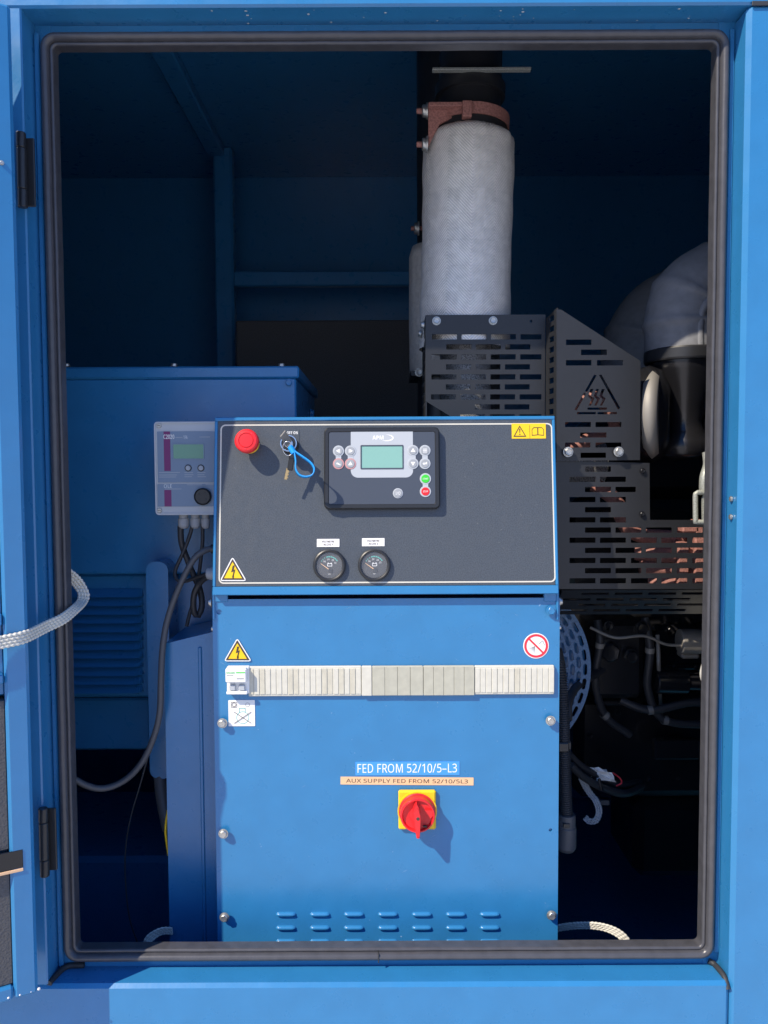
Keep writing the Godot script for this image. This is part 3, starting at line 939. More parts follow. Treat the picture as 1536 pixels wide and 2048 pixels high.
func make_console(c: Node) -> void:
	var lo := P(772, 1189, 1.2145)
	var hi := P(769, 834, 1.252)
	var tilt := atan2(absf(hi.z - lo.z), hi.y - lo.y)
	var F2 := Transform3D(Basis(Vector3.RIGHT, -tilt), lo)
	var H := (hi - lo).length()
	var wl: float = Q(F2, 428, 1010).x
	var wr: float = Q(F2, 1113, 1010).x
	var con := hold(c, "console", F2)
	put_box(con, "housing", Vector3(wl, 0, -0.13), Vector3(wr, H, 0), M.blue, 0.0015)
	# folded rim round the fascia
	var it: float = Q(F2, 770, 841).y
	var ib: float = Q(F2, 770, 1172).y
	var il := wl + 0.0045
	var ir := wr - 0.0045
	var z := 0.003
	put_box(con, "rim", Vector3(wl, it, -0.001), Vector3(wr, H, z), M.blue, 0.001)
	put_box(con, "rim", Vector3(wl, 0, -0.001), Vector3(wr, ib, z), M.blue, 0.001)
	put_box(con, "rim", Vector3(wl, ib + 0.0001, -0.001), Vector3(il, it - 0.0001, z), M.blue, 0.001)
	put_box(con, "rim", Vector3(ir, ib + 0.0001, -0.001), Vector3(wr, it - 0.0001, z), M.blue, 0.001)
	put_box(con, "fascia", Vector3(il + 0.0004, ib + 0.0004, -0.0005), Vector3(ir - 0.0004, it - 0.0004, 0.0015), M.fascia, 0.0003)
	var q := R(F2, 439.5, 848, 1107.5, 1166)
	var st := ST()
	ring(st, rrect(q[0], q[1], q[2], q[3], 0.008, 6), rrect(q[0], q[1], q[2] - 0.0042, q[3] - 0.0042, 0.006, 6), 0.0014, 0.0019)
	put(con, "white_outline", st, M.outline)
	# light scuffs on the fascia
	var sr := RandomNumberGenerator.new()
	sr.seed = 77
	var sc := ST()
	for k in 30:
		var p := Q(F2, sr.randf_range(900, 1090) if k < 22 else sr.randf_range(450, 880), sr.randf_range(900, 1150))
		var a := sr.randf_range(-0.6, 2.2)
		var ln := sr.randf_range(0.0008, 0.004)
		var d := Vector2(cos(a), sin(a)) * ln
		var n := d.normalized().orthogonal() * sr.randf_range(0.00012, 0.0003)
		var o := Vector2(p.x, p.y)
		prism(sc, PackedVector2Array([o - d, o + n, o + d, o - n]), 0.0014, 0.0016)
	var scuff := put(con, "scuffs", sc, M.scuff)
	scuff.set_meta("kind", "stuff")
	tri_sign(c, F2, 465.5, 1113, 440, 494, 1162)
	# yellow read-the-manual sticker
	var ys := hold(c, "manual_sticker", F2)
	var ry := R(F2, 1023, 847.5, 1091, 877.5)
	put_prism(ys, "backing", rrect(ry[0], ry[1], ry[2], ry[3], 0.0004, 2), 0.0016, 0.0021, M.yellow)
	var U: float = ry[2] / 68.0
	var ys2 := ST()
	var tc := Vector2(ry[0] - 18 * U, ry[1] - 1.5 * U)
	var t0 := PackedVector2Array([tc + Vector2(0, 13) * U, tc + Vector2(-13, -10) * U, tc + Vector2(13, -10) * U])
	var t1 := PackedVector2Array([tc + Vector2(0, 9.6) * U, tc + Vector2(-10, -8) * U, tc + Vector2(10, -8) * U])
	ring(ys2, t0, t1, 0.0021, 0.0024)
	prism(ys2, PackedVector2Array([tc + Vector2(-1.2, 6) * U, tc + Vector2(1.2, 6) * U, tc + Vector2(0.6, -2) * U, tc + Vector2(-0.6, -2) * U]), 0.0021, 0.0024)
	prism(ys2, circle(tc.x, tc.y - 5 * U, 1.3 * U, 10), 0.0021, 0.0024)
	prism(ys2, PackedVector2Array([tc + Vector2(19.6, 13) * U, tc + Vector2(20.2, 13) * U, tc + Vector2(20.2, -13) * U, tc + Vector2(19.6, -13) * U]), 0.0021, 0.0024)
	var bc := Vector2(ry[0] + 18 * U, ry[1] - 0.5 * U)
	for s in [-1.0, 1.0]:
		var pg := PackedVector2Array([bc, bc + Vector2(0, 8) * U, bc + Vector2(8 * s, 8) * U, bc + Vector2(12 * s, 4) * U, bc + Vector2(12 * s, -9) * U, bc + Vector2(0, -8) * U])
		var cen := bc + Vector2(6 * s, 0) * U
		var pin := PackedVector2Array()
		for v in pg:
			pin.append(cen + (v - cen) * 0.84)
		ring(ys2, pg, pin, 0.0021, 0.0024)
	put(ys, "symbols", ys2, M.print)
	make_controller(c, F2)
	# emergency stop
	var es := hold(c, "emergency_stop", F2)
	var ep := Q(F2, 492, 880.5, 0.034)
	var exf := Transform3D(Basis.IDENTITY, Vector3(ep.x, ep.y, 0))
	var e1 := ST()
	lathe(e1, exf, [Vector2(0.0155, 0.0012), Vector2(0.0155, 0.003), Vector2(0.0125, 0.004), Vector2(0.0125, 0.018), Vector2(0, 0.018)])
	put(es, "collar", e1, M.yellow)
	var e2 := ST()
	lathe(e2, exf, [Vector2(0.011, 0.012), Vector2(0.0178, 0.019), Vector2(0.0186, 0.022), Vector2(0.0186, 0.029), Vector2(0.0176, 0.032), Vector2(0.0155, 0.0335), Vector2(0.0118, 0.034), Vector2(0.0114, 0.0328), Vector2(0.0108, 0.0328), Vector2(0.0104, 0.034), Vector2(0, 0.0345)], 40)
	put(es, "mushroom_head", e2, M.red)
	for a in [0.9, 2.4, 4.6]:
		var d := Vector2(cos(a), sin(a))
		var n := d.orthogonal()
		var o := Vector2(ep.x, ep.y) + d * 0.0135
		put_prism(es, "arrow_mark", PackedVector2Array([o + n * 0.0026, o + d * 0.0011 - n * 0.0014, o - d * 0.0011 - n * 0.0014]), 0.0335, 0.0342, M.sign_red)
	# key switch
	var ks := hold(c, "key_switch", F2)
	var kp := Q(F2, 581, 888, 0.0)
	var kf := Q(F2, 577, 886.5, 0.026)
	put_prism(ks, "legend_plate", rrect(kp.x + 0.001, kp.y + 0.006, 0.026, 0.034, 0.0015, 3), 0.0012, 0.0021, M.fascia)
	text(ks, "lettering", "OFF ON", kp.x + 0.003, kp.y + 0.0175, 0.017, 0.0045, 0.0022, M.white, 0.0, true)
	var k1 := ST()
	lathe(k1, Transform3D(Basis.IDENTITY, Vector3(kf.x, kf.y, 0)), [Vector2(0.0135, 0.0015), Vector2(0.0135, 0.006), Vector2(0.0118, 0.008), Vector2(0.0118, 0.0235), Vector2(0.0105, 0.025), Vector2(0, 0.025)], 32)
	put(ks, "barrel", k1, M.plastic)
	var k2 := ST()
	var kcc := Vector2(kf.x, kf.y)
	ring(k2, circle(kcc.x, kcc.y, 0.0128), circle(kcc.x, kcc.y, 0.0112), 0.02, 0.0262)
	put(ks, "chrome_ring", k2, M.chrome)
	var k3 := ST()
	disc(k3, kf, 0.0072, 0.0245, 0.0275, 0.0008)
	put(ks, "lock_core", k3, M.chrome)
	# gauges
	for g in [[658.5, 1130.5, 634, 1078, 679, 1094, "ACCUS 1"], [748.5, 1130, 724, 1076.5, 769, 1092.5, "ACCUS 2"]]:
		var ga := hold(c, "voltmeter_gauge", F2)
		var p := Q(F2, g[0], g[1], 0.008)
		var xf := Transform3D(Basis.IDENTITY, Vector3(p.x, p.y, 0))
		var b := ST()
		lathe(b, xf, [Vector2(0.0252, 0.001), Vector2(0.0252, 0.0065), Vector2(0.0242, 0.0085), Vector2(0.0225, 0.0092), Vector2(0.0205, 0.0085), Vector2(0.0203, 0.004)], 40)
		put(ga, "bezel", b, M.plastic)
		put_disc(ga, "dial", p, 0.0204, 0.001, 0.0042, M.dial, 0.0003)
		var bands := ST()
		for k in 9:
			var a0 := deg_to_rad(150 - k * 13.5)
			var a1 := deg_to_rad(150 - k * 13.5 - (4.0 if k < 3 else 11.0))
			var pts := PackedVector2Array()
			for v in [[a0, 0.0135], [a0, 0.0152], [a1, 0.0152], [a1, 0.0135]]:
				pts.append(Vector2(p.x + cos(v[0]) * v[1], p.y + sin(v[0]) * v[1] - 0.001))
			prism(bands, pts, 0.0042, 0.0045)
		put(ga, "scale", bands, M.teal)
		for n in [["16", 138.0], ["24", 100.0], ["28", 60.0], ["32", 28.0]]:
			var a := deg_to_rad(n[1])
			text(ga, "numeral", n[0], p.x + cos(a) * 0.0103, p.y + sin(a) * 0.0103 - 0.001, 0.0036, 0.0026, 0.0043, M.white)
		var bs := ST()
		ring(bs, rrect(p.x + 0.0005, p.y + 0.0006, 0.0074, 0.0046, 0.0006, 2), rrect(p.x + 0.0005, p.y + 0.0006, 0.0058, 0.003, 0.0003, 2), 0.0042, 0.0045)
		for s in [-0.0018, 0.0028]:
			prism(bs, rrect(p.x + s, p.y + 0.0034, 0.0016, 0.001, 0.0002, 1), 0.0042, 0.0045)
		put(ga, "battery_symbol", bs, M.white)
		text(ga, "lettering", "VDO", p.x, p.y - 0.0135, 0.0042, 0.0016, 0.0043, M.white)
		var tip := Vector2(p.x - 0.0135, p.y + 0.0028)
		var root := Vector2(p.x - 0.0008, p.y - 0.0062)
		var nn := (tip - root).normalized().orthogonal() * 0.0006
		put_prism(ga, "needle", PackedVector2Array([root + nn, tip + nn * 0.5, tip - nn * 0.5, root - nn]), 0.005, 0.0056, M.peach)
		put_disc(ga, "hub", Vector3(p.x + 0.0015, p.y - 0.0078, 0), 0.0035, 0.0042, 0.0062, M.plastic, 0.0006, 20)
		put_disc(ga, "glass", p, 0.0203, 0.0068, 0.0073, M.glass, 0.0001)
		var gl := hold(c, "gauge_label", F2)
		var rl := R(F2, g[2], g[3], g[4], g[5])
		put_prism(gl, "backing", rrect(rl[0], rl[1], rl[2], rl[3], 0.0003, 2), 0.0014, 0.0025, M.white)
		text(gl, "lettering", "VOLTMETRE", rl[0], rl[1] + rl[3] * 0.17, rl[2] * 0.55, rl[3] * 0.24, 0.0026, M.print, 0.0, true)
		text(gl, "lettering", g[6], rl[0], rl[1] - rl[3] * 0.2, rl[2] * 0.42, rl[3] * 0.24, 0.0026, M.print, 0.0, true)

func make_controller(c: Node, F2: Transform3D) -> void:
	var k := hold(c, "generator_controller", F2)
	var h := 0.014
	var q := R(F2, 648, 854, 880, 1018, h)
	var st := ST()
	var o0 := rrect(q[0], q[1], q[2], q[3], 0.008, 6)
	var o1 := rrect(q[0], q[1], q[2] - 0.004, q[3] - 0.004, 0.0065, 6)
	var o2 := rrect(q[0], q[1], q[2] - 0.013, q[3] - 0.013, 0.004, 6)
	var o3 := rrect(q[0], q[1], q[2] - 0.0155, q[3] - 0.0155, 0.0032, 6)
	var zs := [[o0, 0.0014], [o0, h - 0.003], [o1, h], [o2, h], [o3, h - 0.0015]]
	for i in zs.size() - 1:
		var a: PackedVector2Array = zs[i][0]
		var b: PackedVector2Array = zs[i + 1][0]
		for j in a.size():
			var j2 := (j + 1) % a.size()
			var m := (a[j] + a[j2]) / 2 - Vector2(q[0], q[1])
			var out := Vector3(signf(m.x) if absf(m.x) / q[2] > absf(m.y) / q[3] else 0.0, 0.0 if absf(m.x) / q[2] > absf(m.y) / q[3] else signf(m.y), 0)
			out = out if i == 0 else (out + Vector3.BACK if i == 1 else (Vector3.BACK if i == 2 else Vector3.BACK - out * 0.5))
			quad(st, Vector3(a[j].x, a[j].y, zs[i][1]), Vector3(a[j2].x, a[j2].y, zs[i][1]), Vector3(b[j2].x, b[j2].y, zs[i + 1][1]), Vector3(b[j].x, b[j].y, zs[i + 1][1]), out)
	put(k, "bezel", st, M.plastic)
	var fz := h - 0.0012
	put_prism(k, "face", rrect(q[0], q[1], q[2] - 0.0152, q[3] - 0.0152, 0.003, 4), 0.002, fz, M.navy)
	# light grey field with rounded lower corners
	var g := R(F2, 701.5, 862.5, 826, 955, h)
	var gp := PackedVector2Array()
	var rr := rrect(g[0], g[1], g[2], g[3], 0.011, 6)
	for v in rr:
		gp.append(v)
	var top := PackedVector2Array()
	top.append(Vector2(g[0] + g[2] / 2, g[1] + g[3] / 2))
	top.append(Vector2(g[0] - g[2] / 2, g[1] + g[3] / 2))
	for i in range(14, 28):
		top.append(rr[i])
	put_prism(k, "grey_field", top, fz - 0.0005, fz + 0.0004, M.silver)
	var s := R(F2, 721, 890, 807, 938, h)
	var fr := ST()
	ring(fr, rrect(s[0], s[1], s[2], s[3], 0.0012, 3), rrect(s[0], s[1], s[2] - 0.0034, s[3] - 0.0034, 0.0006, 3), fz, fz + 0.0012)
	put(k, "screen_frame", fr, M.navy)
	put_prism(k, "screen", rrect(s[0], s[1], s[2] - 0.003, s[3] - 0.003, 0.0006, 3), fz, fz + 0.0005, M.lcd)
	var lx := Q(F2, 756, 875, h)
	text(k, "lettering", "APM", lx.x, lx.y, 0.0172, 0.0062, fz + 0.0005, M.white, 0.0, true)
	var sw := ST()
	var sc := Q(F2, 770, 875.5, h)
	for i in 14:
		var a0 := deg_to_rad(95.0 - i * 16.0)
		var a1 := deg_to_rad(95.0 - (i + 1) * 16.0)
		var w0 := 0.0011 * sin(PI * (i + 0.3) / 14.6)
		var w1 := 0.0011 * sin(PI * (i + 1.3) / 14.6)
		var pl := PackedVector2Array()
		for v in [[a0, 1.0, w0], [a1, 1.0, w1], [a1, 1.0, -w1], [a0, 1.0, -w0]]:
			pl.append(Vector2(sc.x + 0.002 + cos(v[0]) * (0.0105 + v[2]), sc.y + sin(v[0]) * (0.0048 + v[2])))
		prism(sw, pl, fz + 0.0004, fz + 0.0007)
	put(k, "swoosh", sw, M.white)
	# keys
	var rb := 0.0088
	var pairs := [[677, 902, 677, 927.5], [701, 902, 701, 927.5], [826, 901, 826, 927], [850, 901, 850, 927], [851, 957.5, 851, 983]]
	for p in pairs:
		var a := Q(F2, p[0], p[1], h)
		var b := Q(F2, p[2], p[3], h)
		put_prism(k, "key_surround", rrect((a.x + b.x) / 2, (a.y + b.y) / 2, 0.0085, (a.y - b.y), 0.0005, 1), fz, fz + 0.0007, M.silver)
	var keys := [[677, 902, "l"], [701, 902, "r"], [677, 927.5, "mute"], [701, 927.5, "alarm"], [826, 901, "u"], [850, 901, "menu"], [826, 927, "d"], [850, 927, "enter"], [851, 957.5, "go"], [851, 983, "stop"], [796, 986.5, "io"]]
	for e in keys:
		var p := Q(F2, e[0], e[1], h)
		var b := hold(k, "button")
		var kind: String = e[2]
		var ring_m: Material = M.silver
		if kind == "mute" or kind == "alarm":
			ring_m = M.pink
		put_disc(b, "ring", p, rb if kind != "io" else rb * 0.9, fz, fz + 0.0011, ring_m, 0.0005)
		var capm: Material = M.green if kind == "go" else (M.red if kind == "stop" else M.key_grey)
		put_disc(b, "cap", p, rb * 0.74, fz + 0.0008, fz + 0.0019, capm, 0.0005)
		var z := fz + 0.002
		var T := func(pts: Array) -> void:
			var pl := PackedVector2Array()
			for v in pts:
				pl.append(Vector2(p.x + v[0] * 0.001, p.y + v[1] * 0.001))
			put_prism(b, "symbol", pl, z - 0.0002, z + 0.0002, M.white)
		match kind:
			"l":
				T.call([[-3.8, 0], [0.6, 3], [0.6, -3]])
				T.call([[1.4, 3], [2.6, 3], [2.6, -3], [1.4, -3]])
			"r":
				T.call([[3.8, 0], [-0.6, -3], [-0.6, 3]])
				T.call([[-2.6, 3], [-1.4, 3], [-1.4, -3], [-2.6, -3]])
			"u":
				T.call([[0, 3.8], [3.6, -2.4], [-3.6, -2.4]])
			"d":
				T.call([[0, -3.8], [-3.6, 2.4], [3.6, 2.4]])
			"menu":
				for i in 3:
					T.call([[-3, 2.6 - i * 2.3], [3, 2.6 - i * 2.3], [3, 1.5 - i * 2.3], [-3, 1.5 - i * 2.3]])
			"enter":
				T.call([[-3.8, -0.4], [-1, 2], [-1, 0.5], [2, 0.5], [2, 2.4], [3.2, 2.4], [3.2, -1.3], [-1, -1.3], [-1, -2.8]])
			"mute":
				T.call([[-3, 1.5], [-1, 1.5], [2.6, -1], [3, 1.5], [3.2, -3], [-1, -1], [-3, -1]])
			"alarm":
				T.call([[0, 3.6], [3.4, -2.4], [1.4, -1.2], [0, -2.6], [-3.6, -2.6]])
			"go":
				text(b, "lettering", "START", p.x, p.y, 0.0085, 0.0026, z, M.white)
			"stop":
				text(b, "lettering", "STOP", p.x, p.y, 0.0078, 0.0028, z, M.white)
			"io":
				text(b, "lettering", "I/O", p.x, p.y, 0.0072, 0.0048, z, M.white)

# ---------- keys hanging in the switch ----------
func make_keys() -> void:
	var D := 1.212
	var k := thing("switch_key", "key standing in the console key switch with a second dark key hanging from its ring", "key")
	var a := P(576, 884, 1.213)
	var st := ST()
	var d := (P(566, 868, 1.196) - a)
	var b := Basis.looking_at(-d.normalized(), Vector3(0.3, 0.2, 1))
	bbox(st, Vector3.ZERO, Vector3(0.013, 0.0022, 0.026), 0.0008)
	put(k, "bow", st, M.steel, Transform3D(b, a + d * 0.45))
	var rs := ST(true)
	var rc := P(576, 897, 1.203)
	var pts := []
	for i in 13:
		var t := TAU * i / 12.0
		pts.append(rc + Vector3(cos(t) * 0.008, sin(t) * 0.0105, sin(t) * 0.004))
	tube(rs, pts, rad(0.0007), 6, 0.002)
	put(k, "ring", rs, M.chrome)
	var st2 := ST()
	bbox(st2, Vector3.ZERO, Vector3(0.0085, 0.034, 0.0035), 0.0012)
	put(k, "spare_bow", st2, M.plastic, Transform3D(Basis(Vector3.BACK, -0.16), P(583, 919, D)))
	var st3 := ST()
	bbox(st3, Vector3.ZERO, Vector3(0.0045, 0.018, 0.0016), 0.0005)
	for i in 3:
		bbox(st3, Vector3(0.0024, -0.005 + i * 0.0045, 0), Vector3(0.0018, 0.0022, 0.0014), 0.0003)
	put(k, "spare_blade", st3, M.brass, Transform3D(Basis(Vector3.BACK, -0.22), P(573.5, 948, D)))
	# blue wrist loop
	var s := thing("blue_key_loop", "bright blue rubber loop hanging from the key switch", "key loop")
	var sl := ST(true)
	tube(sl, [P(580, 893, 1.202), P(588, 906, 1.2)], rad(0.0046), 12, 0.004)
	put(s, "sleeve", sl, M.cyan)
	var path := [[588, 903], [605, 914], [621, 926], [628, 938], [624, 950], [611, 954], [598, 950], [591, 938], [591, 922], [588, 905]]
	var lp := ST(true)
	var ribbon := []
	for i in path.size():
		var t := float(i) / (path.size() - 1)
		ribbon.append(P(path[i][0], path[i][1], 1.2 - 0.012 * sin(PI * t)))
	var sp := spline(ribbon, 0.003)
	for i in sp.size() - 1:
		var tt: Vector3 = (sp[i + 1] - sp[i]).normalized()
		var side := Vector3(0.25, 0.3, 1).normalized()
		var w := 0.0042
		var nrm := tt.cross(side).normalized() * 0.0008
		for sg in [1.0, -1.0]:
			quad(lp, sp[i] + side * w + nrm * sg, sp[i + 1] + side * w + nrm * sg, sp[i + 1] - side * w + nrm * sg, sp[i] - side * w + nrm * sg, nrm * sg)
			quad(lp, sp[i] + side * w * sg + nrm, sp[i + 1] + side * w * sg + nrm, sp[i + 1] + side * w * sg - nrm, sp[i] + side * w * sg - nrm, side * sg)
	put(s, "loop", lp, M.cyan)

# ---------- gas monitor ----------
func make_monitor() -> void:
	var d := 1.31
	var f := at_depth(d)
	var m := thing("monitor_box", "grey wall box with green display, purple bars and round black buzzer beside the cabinet", "monitor", "", f)
	var q := R(f, 309, 843, 452, 1030)
	put_prism(m, "housing", rrect(q[0], q[1], q[2], q[3], 0.006, 5), -0.055, -0.001, M.grey_abs)
	var st := ST()
	ring(st, rrect(q[0], q[1], q[2] - 0.001, q[3] - 0.001, 0.006, 5), rrect(q[0], q[1], q[2] - 0.006, q[3] - 0.006, 0.004, 5), -0.001, 0.0006)
	put(m, "rim", st, M.grey_abs)
	var g := R(f, 315, 863, 446, 965)
	put_prism(m, "face_plate", rrect(g[0], g[1], g[2], g[3], 0.0005, 1), -0.0012, 0.0002, M.face_grey)
	var g2 := R(f, 315, 968, 446, 1013)
	put_prism(m, "face_plate", rrect(g2[0], g2[1], g2[2], g2[3], 0.0005, 1), -0.0012, 0.0002, M.face_grey)
	for k in [[328, 863, 341, 942], [329, 980, 343, 1013]]:
		var r := R(f, k[0], k[1], k[2], k[3])
		put_prism(m, "purple_bar", rrect(r[0], r[1], r[2], r[3], 0.0003, 1), 0.0001, 0.0006, M.purple)
	var t1 := R(f, 327, 869, 349, 878)
	text(m, "lettering", "C2020", t1[0], t1[1], t1[2], t1[3], 0.0008, M.white, 0.0, true)
	var t2 := R(f, 367, 871, 375, 878)
	text(m, "lettering", "1%", t2[0], t2[1], t2[2], t2[3], 0.0004, M.white)
	var t3 := R(f, 328, 966, 344, 973.5)
	text(m, "lettering", "OLE", t3[0], t3[1] - 0.002, t3[2], t3[3], 0.0004, M.white)
	var lines := ST()
	for k in [[351, 875, 365], [399, 874, 420], [318, 945, 360], [318, 950, 354], [318, 954, 352], [369, 945, 386], [369, 949.5, 387], [369, 953.5, 384], [395, 945, 411], [395, 949.5, 409], [395, 953.5, 412], [374, 969.5, 404], [411, 969, 428], [330, 978, 363]]:
		var r := R(f, k[0], k[1] - 0.6, k[2], k[1] + 0.6)
		prism(lines, rrect(r[0], r[1], r[2], r[3], 0.0001, 1), 0.0001, 0.0004)
	put(m, "small_print", lines, M.silver)
	var s := R(f, 345, 887, 409, 919)
	var fr := ST()
	ring(fr, rrect(s[0], s[1], s[2], s[3], 0.002, 4), rrect(s[0], s[1], s[2] - 0.003, s[3] - 0.003, 0.001, 4), 0.0, 0.0012)
	put(m, "screen_frame", fr, M.face_grey)
	put_prism(m, "screen", rrect(s[0], s[1], s[2] - 0.0028, s[3] - 0.0028, 0.001, 4), 0.0, 0.0006, M.lcd2)
	for x in [376.5, 402]:
		var p := Q(f, x, 936)
		var b := hold(m, "button")
		put_disc(b, "ring", p, 0.0058, 0, 0.0012, M.plastic, 0.0004, 24)
		put_disc(b, "cap", p, 0.0042, 0.001, 0.002, M.silver, 0.0006, 24)
	var bp := Q(f, 406.5, 993)
	var bz := hold(m, "buzzer")
	var bst := ST()
	lathe(bst, Transform3D(Basis.IDENTITY, Vector3(bp.x, bp.y, 0)), [Vector2(0.0142, 0), Vector2(0.0142, 0.006), Vector2(0.0125, 0.0075), Vector2(0.0118, 0.006), Vector2(0, 0.006)], 32)
	put(bz, "cap", bst, M.plastic)
	for a in 4:
		var v := Vector3(bp.x + cos(a * PI / 2 + 0.9) * 0.0072, bp.y + sin(a * PI / 2 + 0.9) * 0.0072, 0)
		put_disc(bz, "sound_hole", v, 0.0016, 0.0055, 0.0063, M.sealant, 0.0001, 10)
	for k in [[318, 851], [319, 1021]]:
		var p := Q(f, k[0], k[1])
		put_disc(m, "screw", p, 0.0042, -0.001, 0.0012, M.zinc, 0.0006, 16)
		put_box(m, "screw_slot", p + Vector3(-0.0025, -0.0004, 0.001), p + Vector3(0.0025, 0.0004, 0.0014), M.print, 0.0001)
	for k in [[361, 0.0085], [385, 0.0078], [405.5, 0.0066]]:
		var p := Q(f, k[0], 1031) + Vector3(0, 0, -0.02)
		var gl := ST()
		var xf := Transform3D(Basis(Vector3.RIGHT, PI / 2), p)
		var r: float = k[1]
		lathe(gl, xf, [Vector2(r * 0.9, -0.002), Vector2(r * 0.9, 0.006), Vector2(r * 1.12, 0.0065), Vector2(r * 1.12, 0.016), Vector2(r * 1.0, 0.02), Vector2(r * 0.62, 0.023), Vector2(0, 0.023)], 12)
		put(m, "gland", gl, M.gland)
	# bracket to the cabinet side
	put_box(m, "bracket", Vector3(q[0] - 0.03, q[1] - 0.04, -0.0555), Vector3(q[0] + q[2] / 2 + 0.02, q[1] + 0.04, -0.0595), M.blue)

func make_cables() -> void:
	var d := 1.33
	var defs := [
		["cable", "thick black cable dropping from the wide gland of the monitor box into a hanging loop", M.cable, 0.0052, [[361, 1052, 1.33], [363, 1085, 1.335], [375, 1120, 1.34], [388, 1152, 1.345], [400, 1180, 1.345], [404, 1210, 1.34], [397, 1231, 1.335], [388, 1222, 1.33], [388, 1190, 1.325], [400, 1165, 1.32], [420, 1150, 1.3]]],
		["cable", "thin black cable bending from the middle monitor gland round to the grey gland", M.cable, 0.0032, [[385, 1050, 1.33], [378, 1075, 1.33], [364, 1110, 1.33], [351, 1140, 1.33], [353, 1158, 1.325], [368, 1163, 1.32], [395, 1154, 1.31], [418, 1147, 1.295]]],
		["cable", "thin black cable hanging straight from the narrow monitor gland to a cut end", M.cable, 0.0031, [[405, 1048, 1.33], [405, 1085, 1.332], [399, 1140, 1.335], [392, 1185, 1.34], [380, 1225, 1.34], [373, 1253, 1.335]]],
		["cable", "grey cable sweeping from the cabinet side down to a low loop behind the seal", M.grey_cable, 0.0052, [[428, 1097, 1.29], [412, 1100, 1.285], [388, 1118, 1.28], [360, 1170, 1.28], [337, 1232, 1.28], [326, 1290, 1.275], [322, 1360, 1.27], [320, 1420, 1.27], [309, 1470, 1.275], [285, 1523, 1.28], [250, 1560, 1.28], [205, 1577, 1.27], [160, 1565, 1.25], [120, 1530, 1.24], [90, 1460, 1.24]]],
		["cable", "very thin dark wire falling in a slack curve behind the grey cable", M.grey_cable, 0.0014, [[312, 1455, 1.32], [283, 1560, 1.36], [258, 1650, 1.4], [250, 1730, 1.42], [258, 1830, 1.42], [280, 1900, 1.42]]]]
	var ci := 0
	for k in defs:
		var pts := []
		for v in k[4]:
			pts.append(P(v[0], v[1], v[2]))
		var nm: String = k[0] if ci == 0 else "%s_%03d" % [k[0], ci]
		ci += 1
		var o := put_tube(self, nm, pts, k[3], k[2])
		tag(o, k[1], "cable", "cables left of the cabinet")
	var g := thing("cable_gland", "grey plastic cable gland on the left side of the control cabinet", "cable gland")
	var st := ST()
	var p := P(432, 1147, 1.285)
	lathe(st, Transform3D(Basis(Vector3.UP, -PI / 2), p), [Vector2(0.011, 0), Vector2(0.011, 0.006), Vector2(0.0095, 0.014), Vector2(0.006, 0.016), Vector2(0, 0.016)], 12)
	put(g, "nut", st, M.gland)
	var g2 := ST()
	lathe(g2, Transform3D(Basis(Vector3.UP, -PI / 2), P(432, 1098, 1.29)), [Vector2(0.0075, 0), Vector2(0.0075, 0.008), Vector2(0, 0.008)], 12)
	put(g, "grommet", g2, M.plastic)

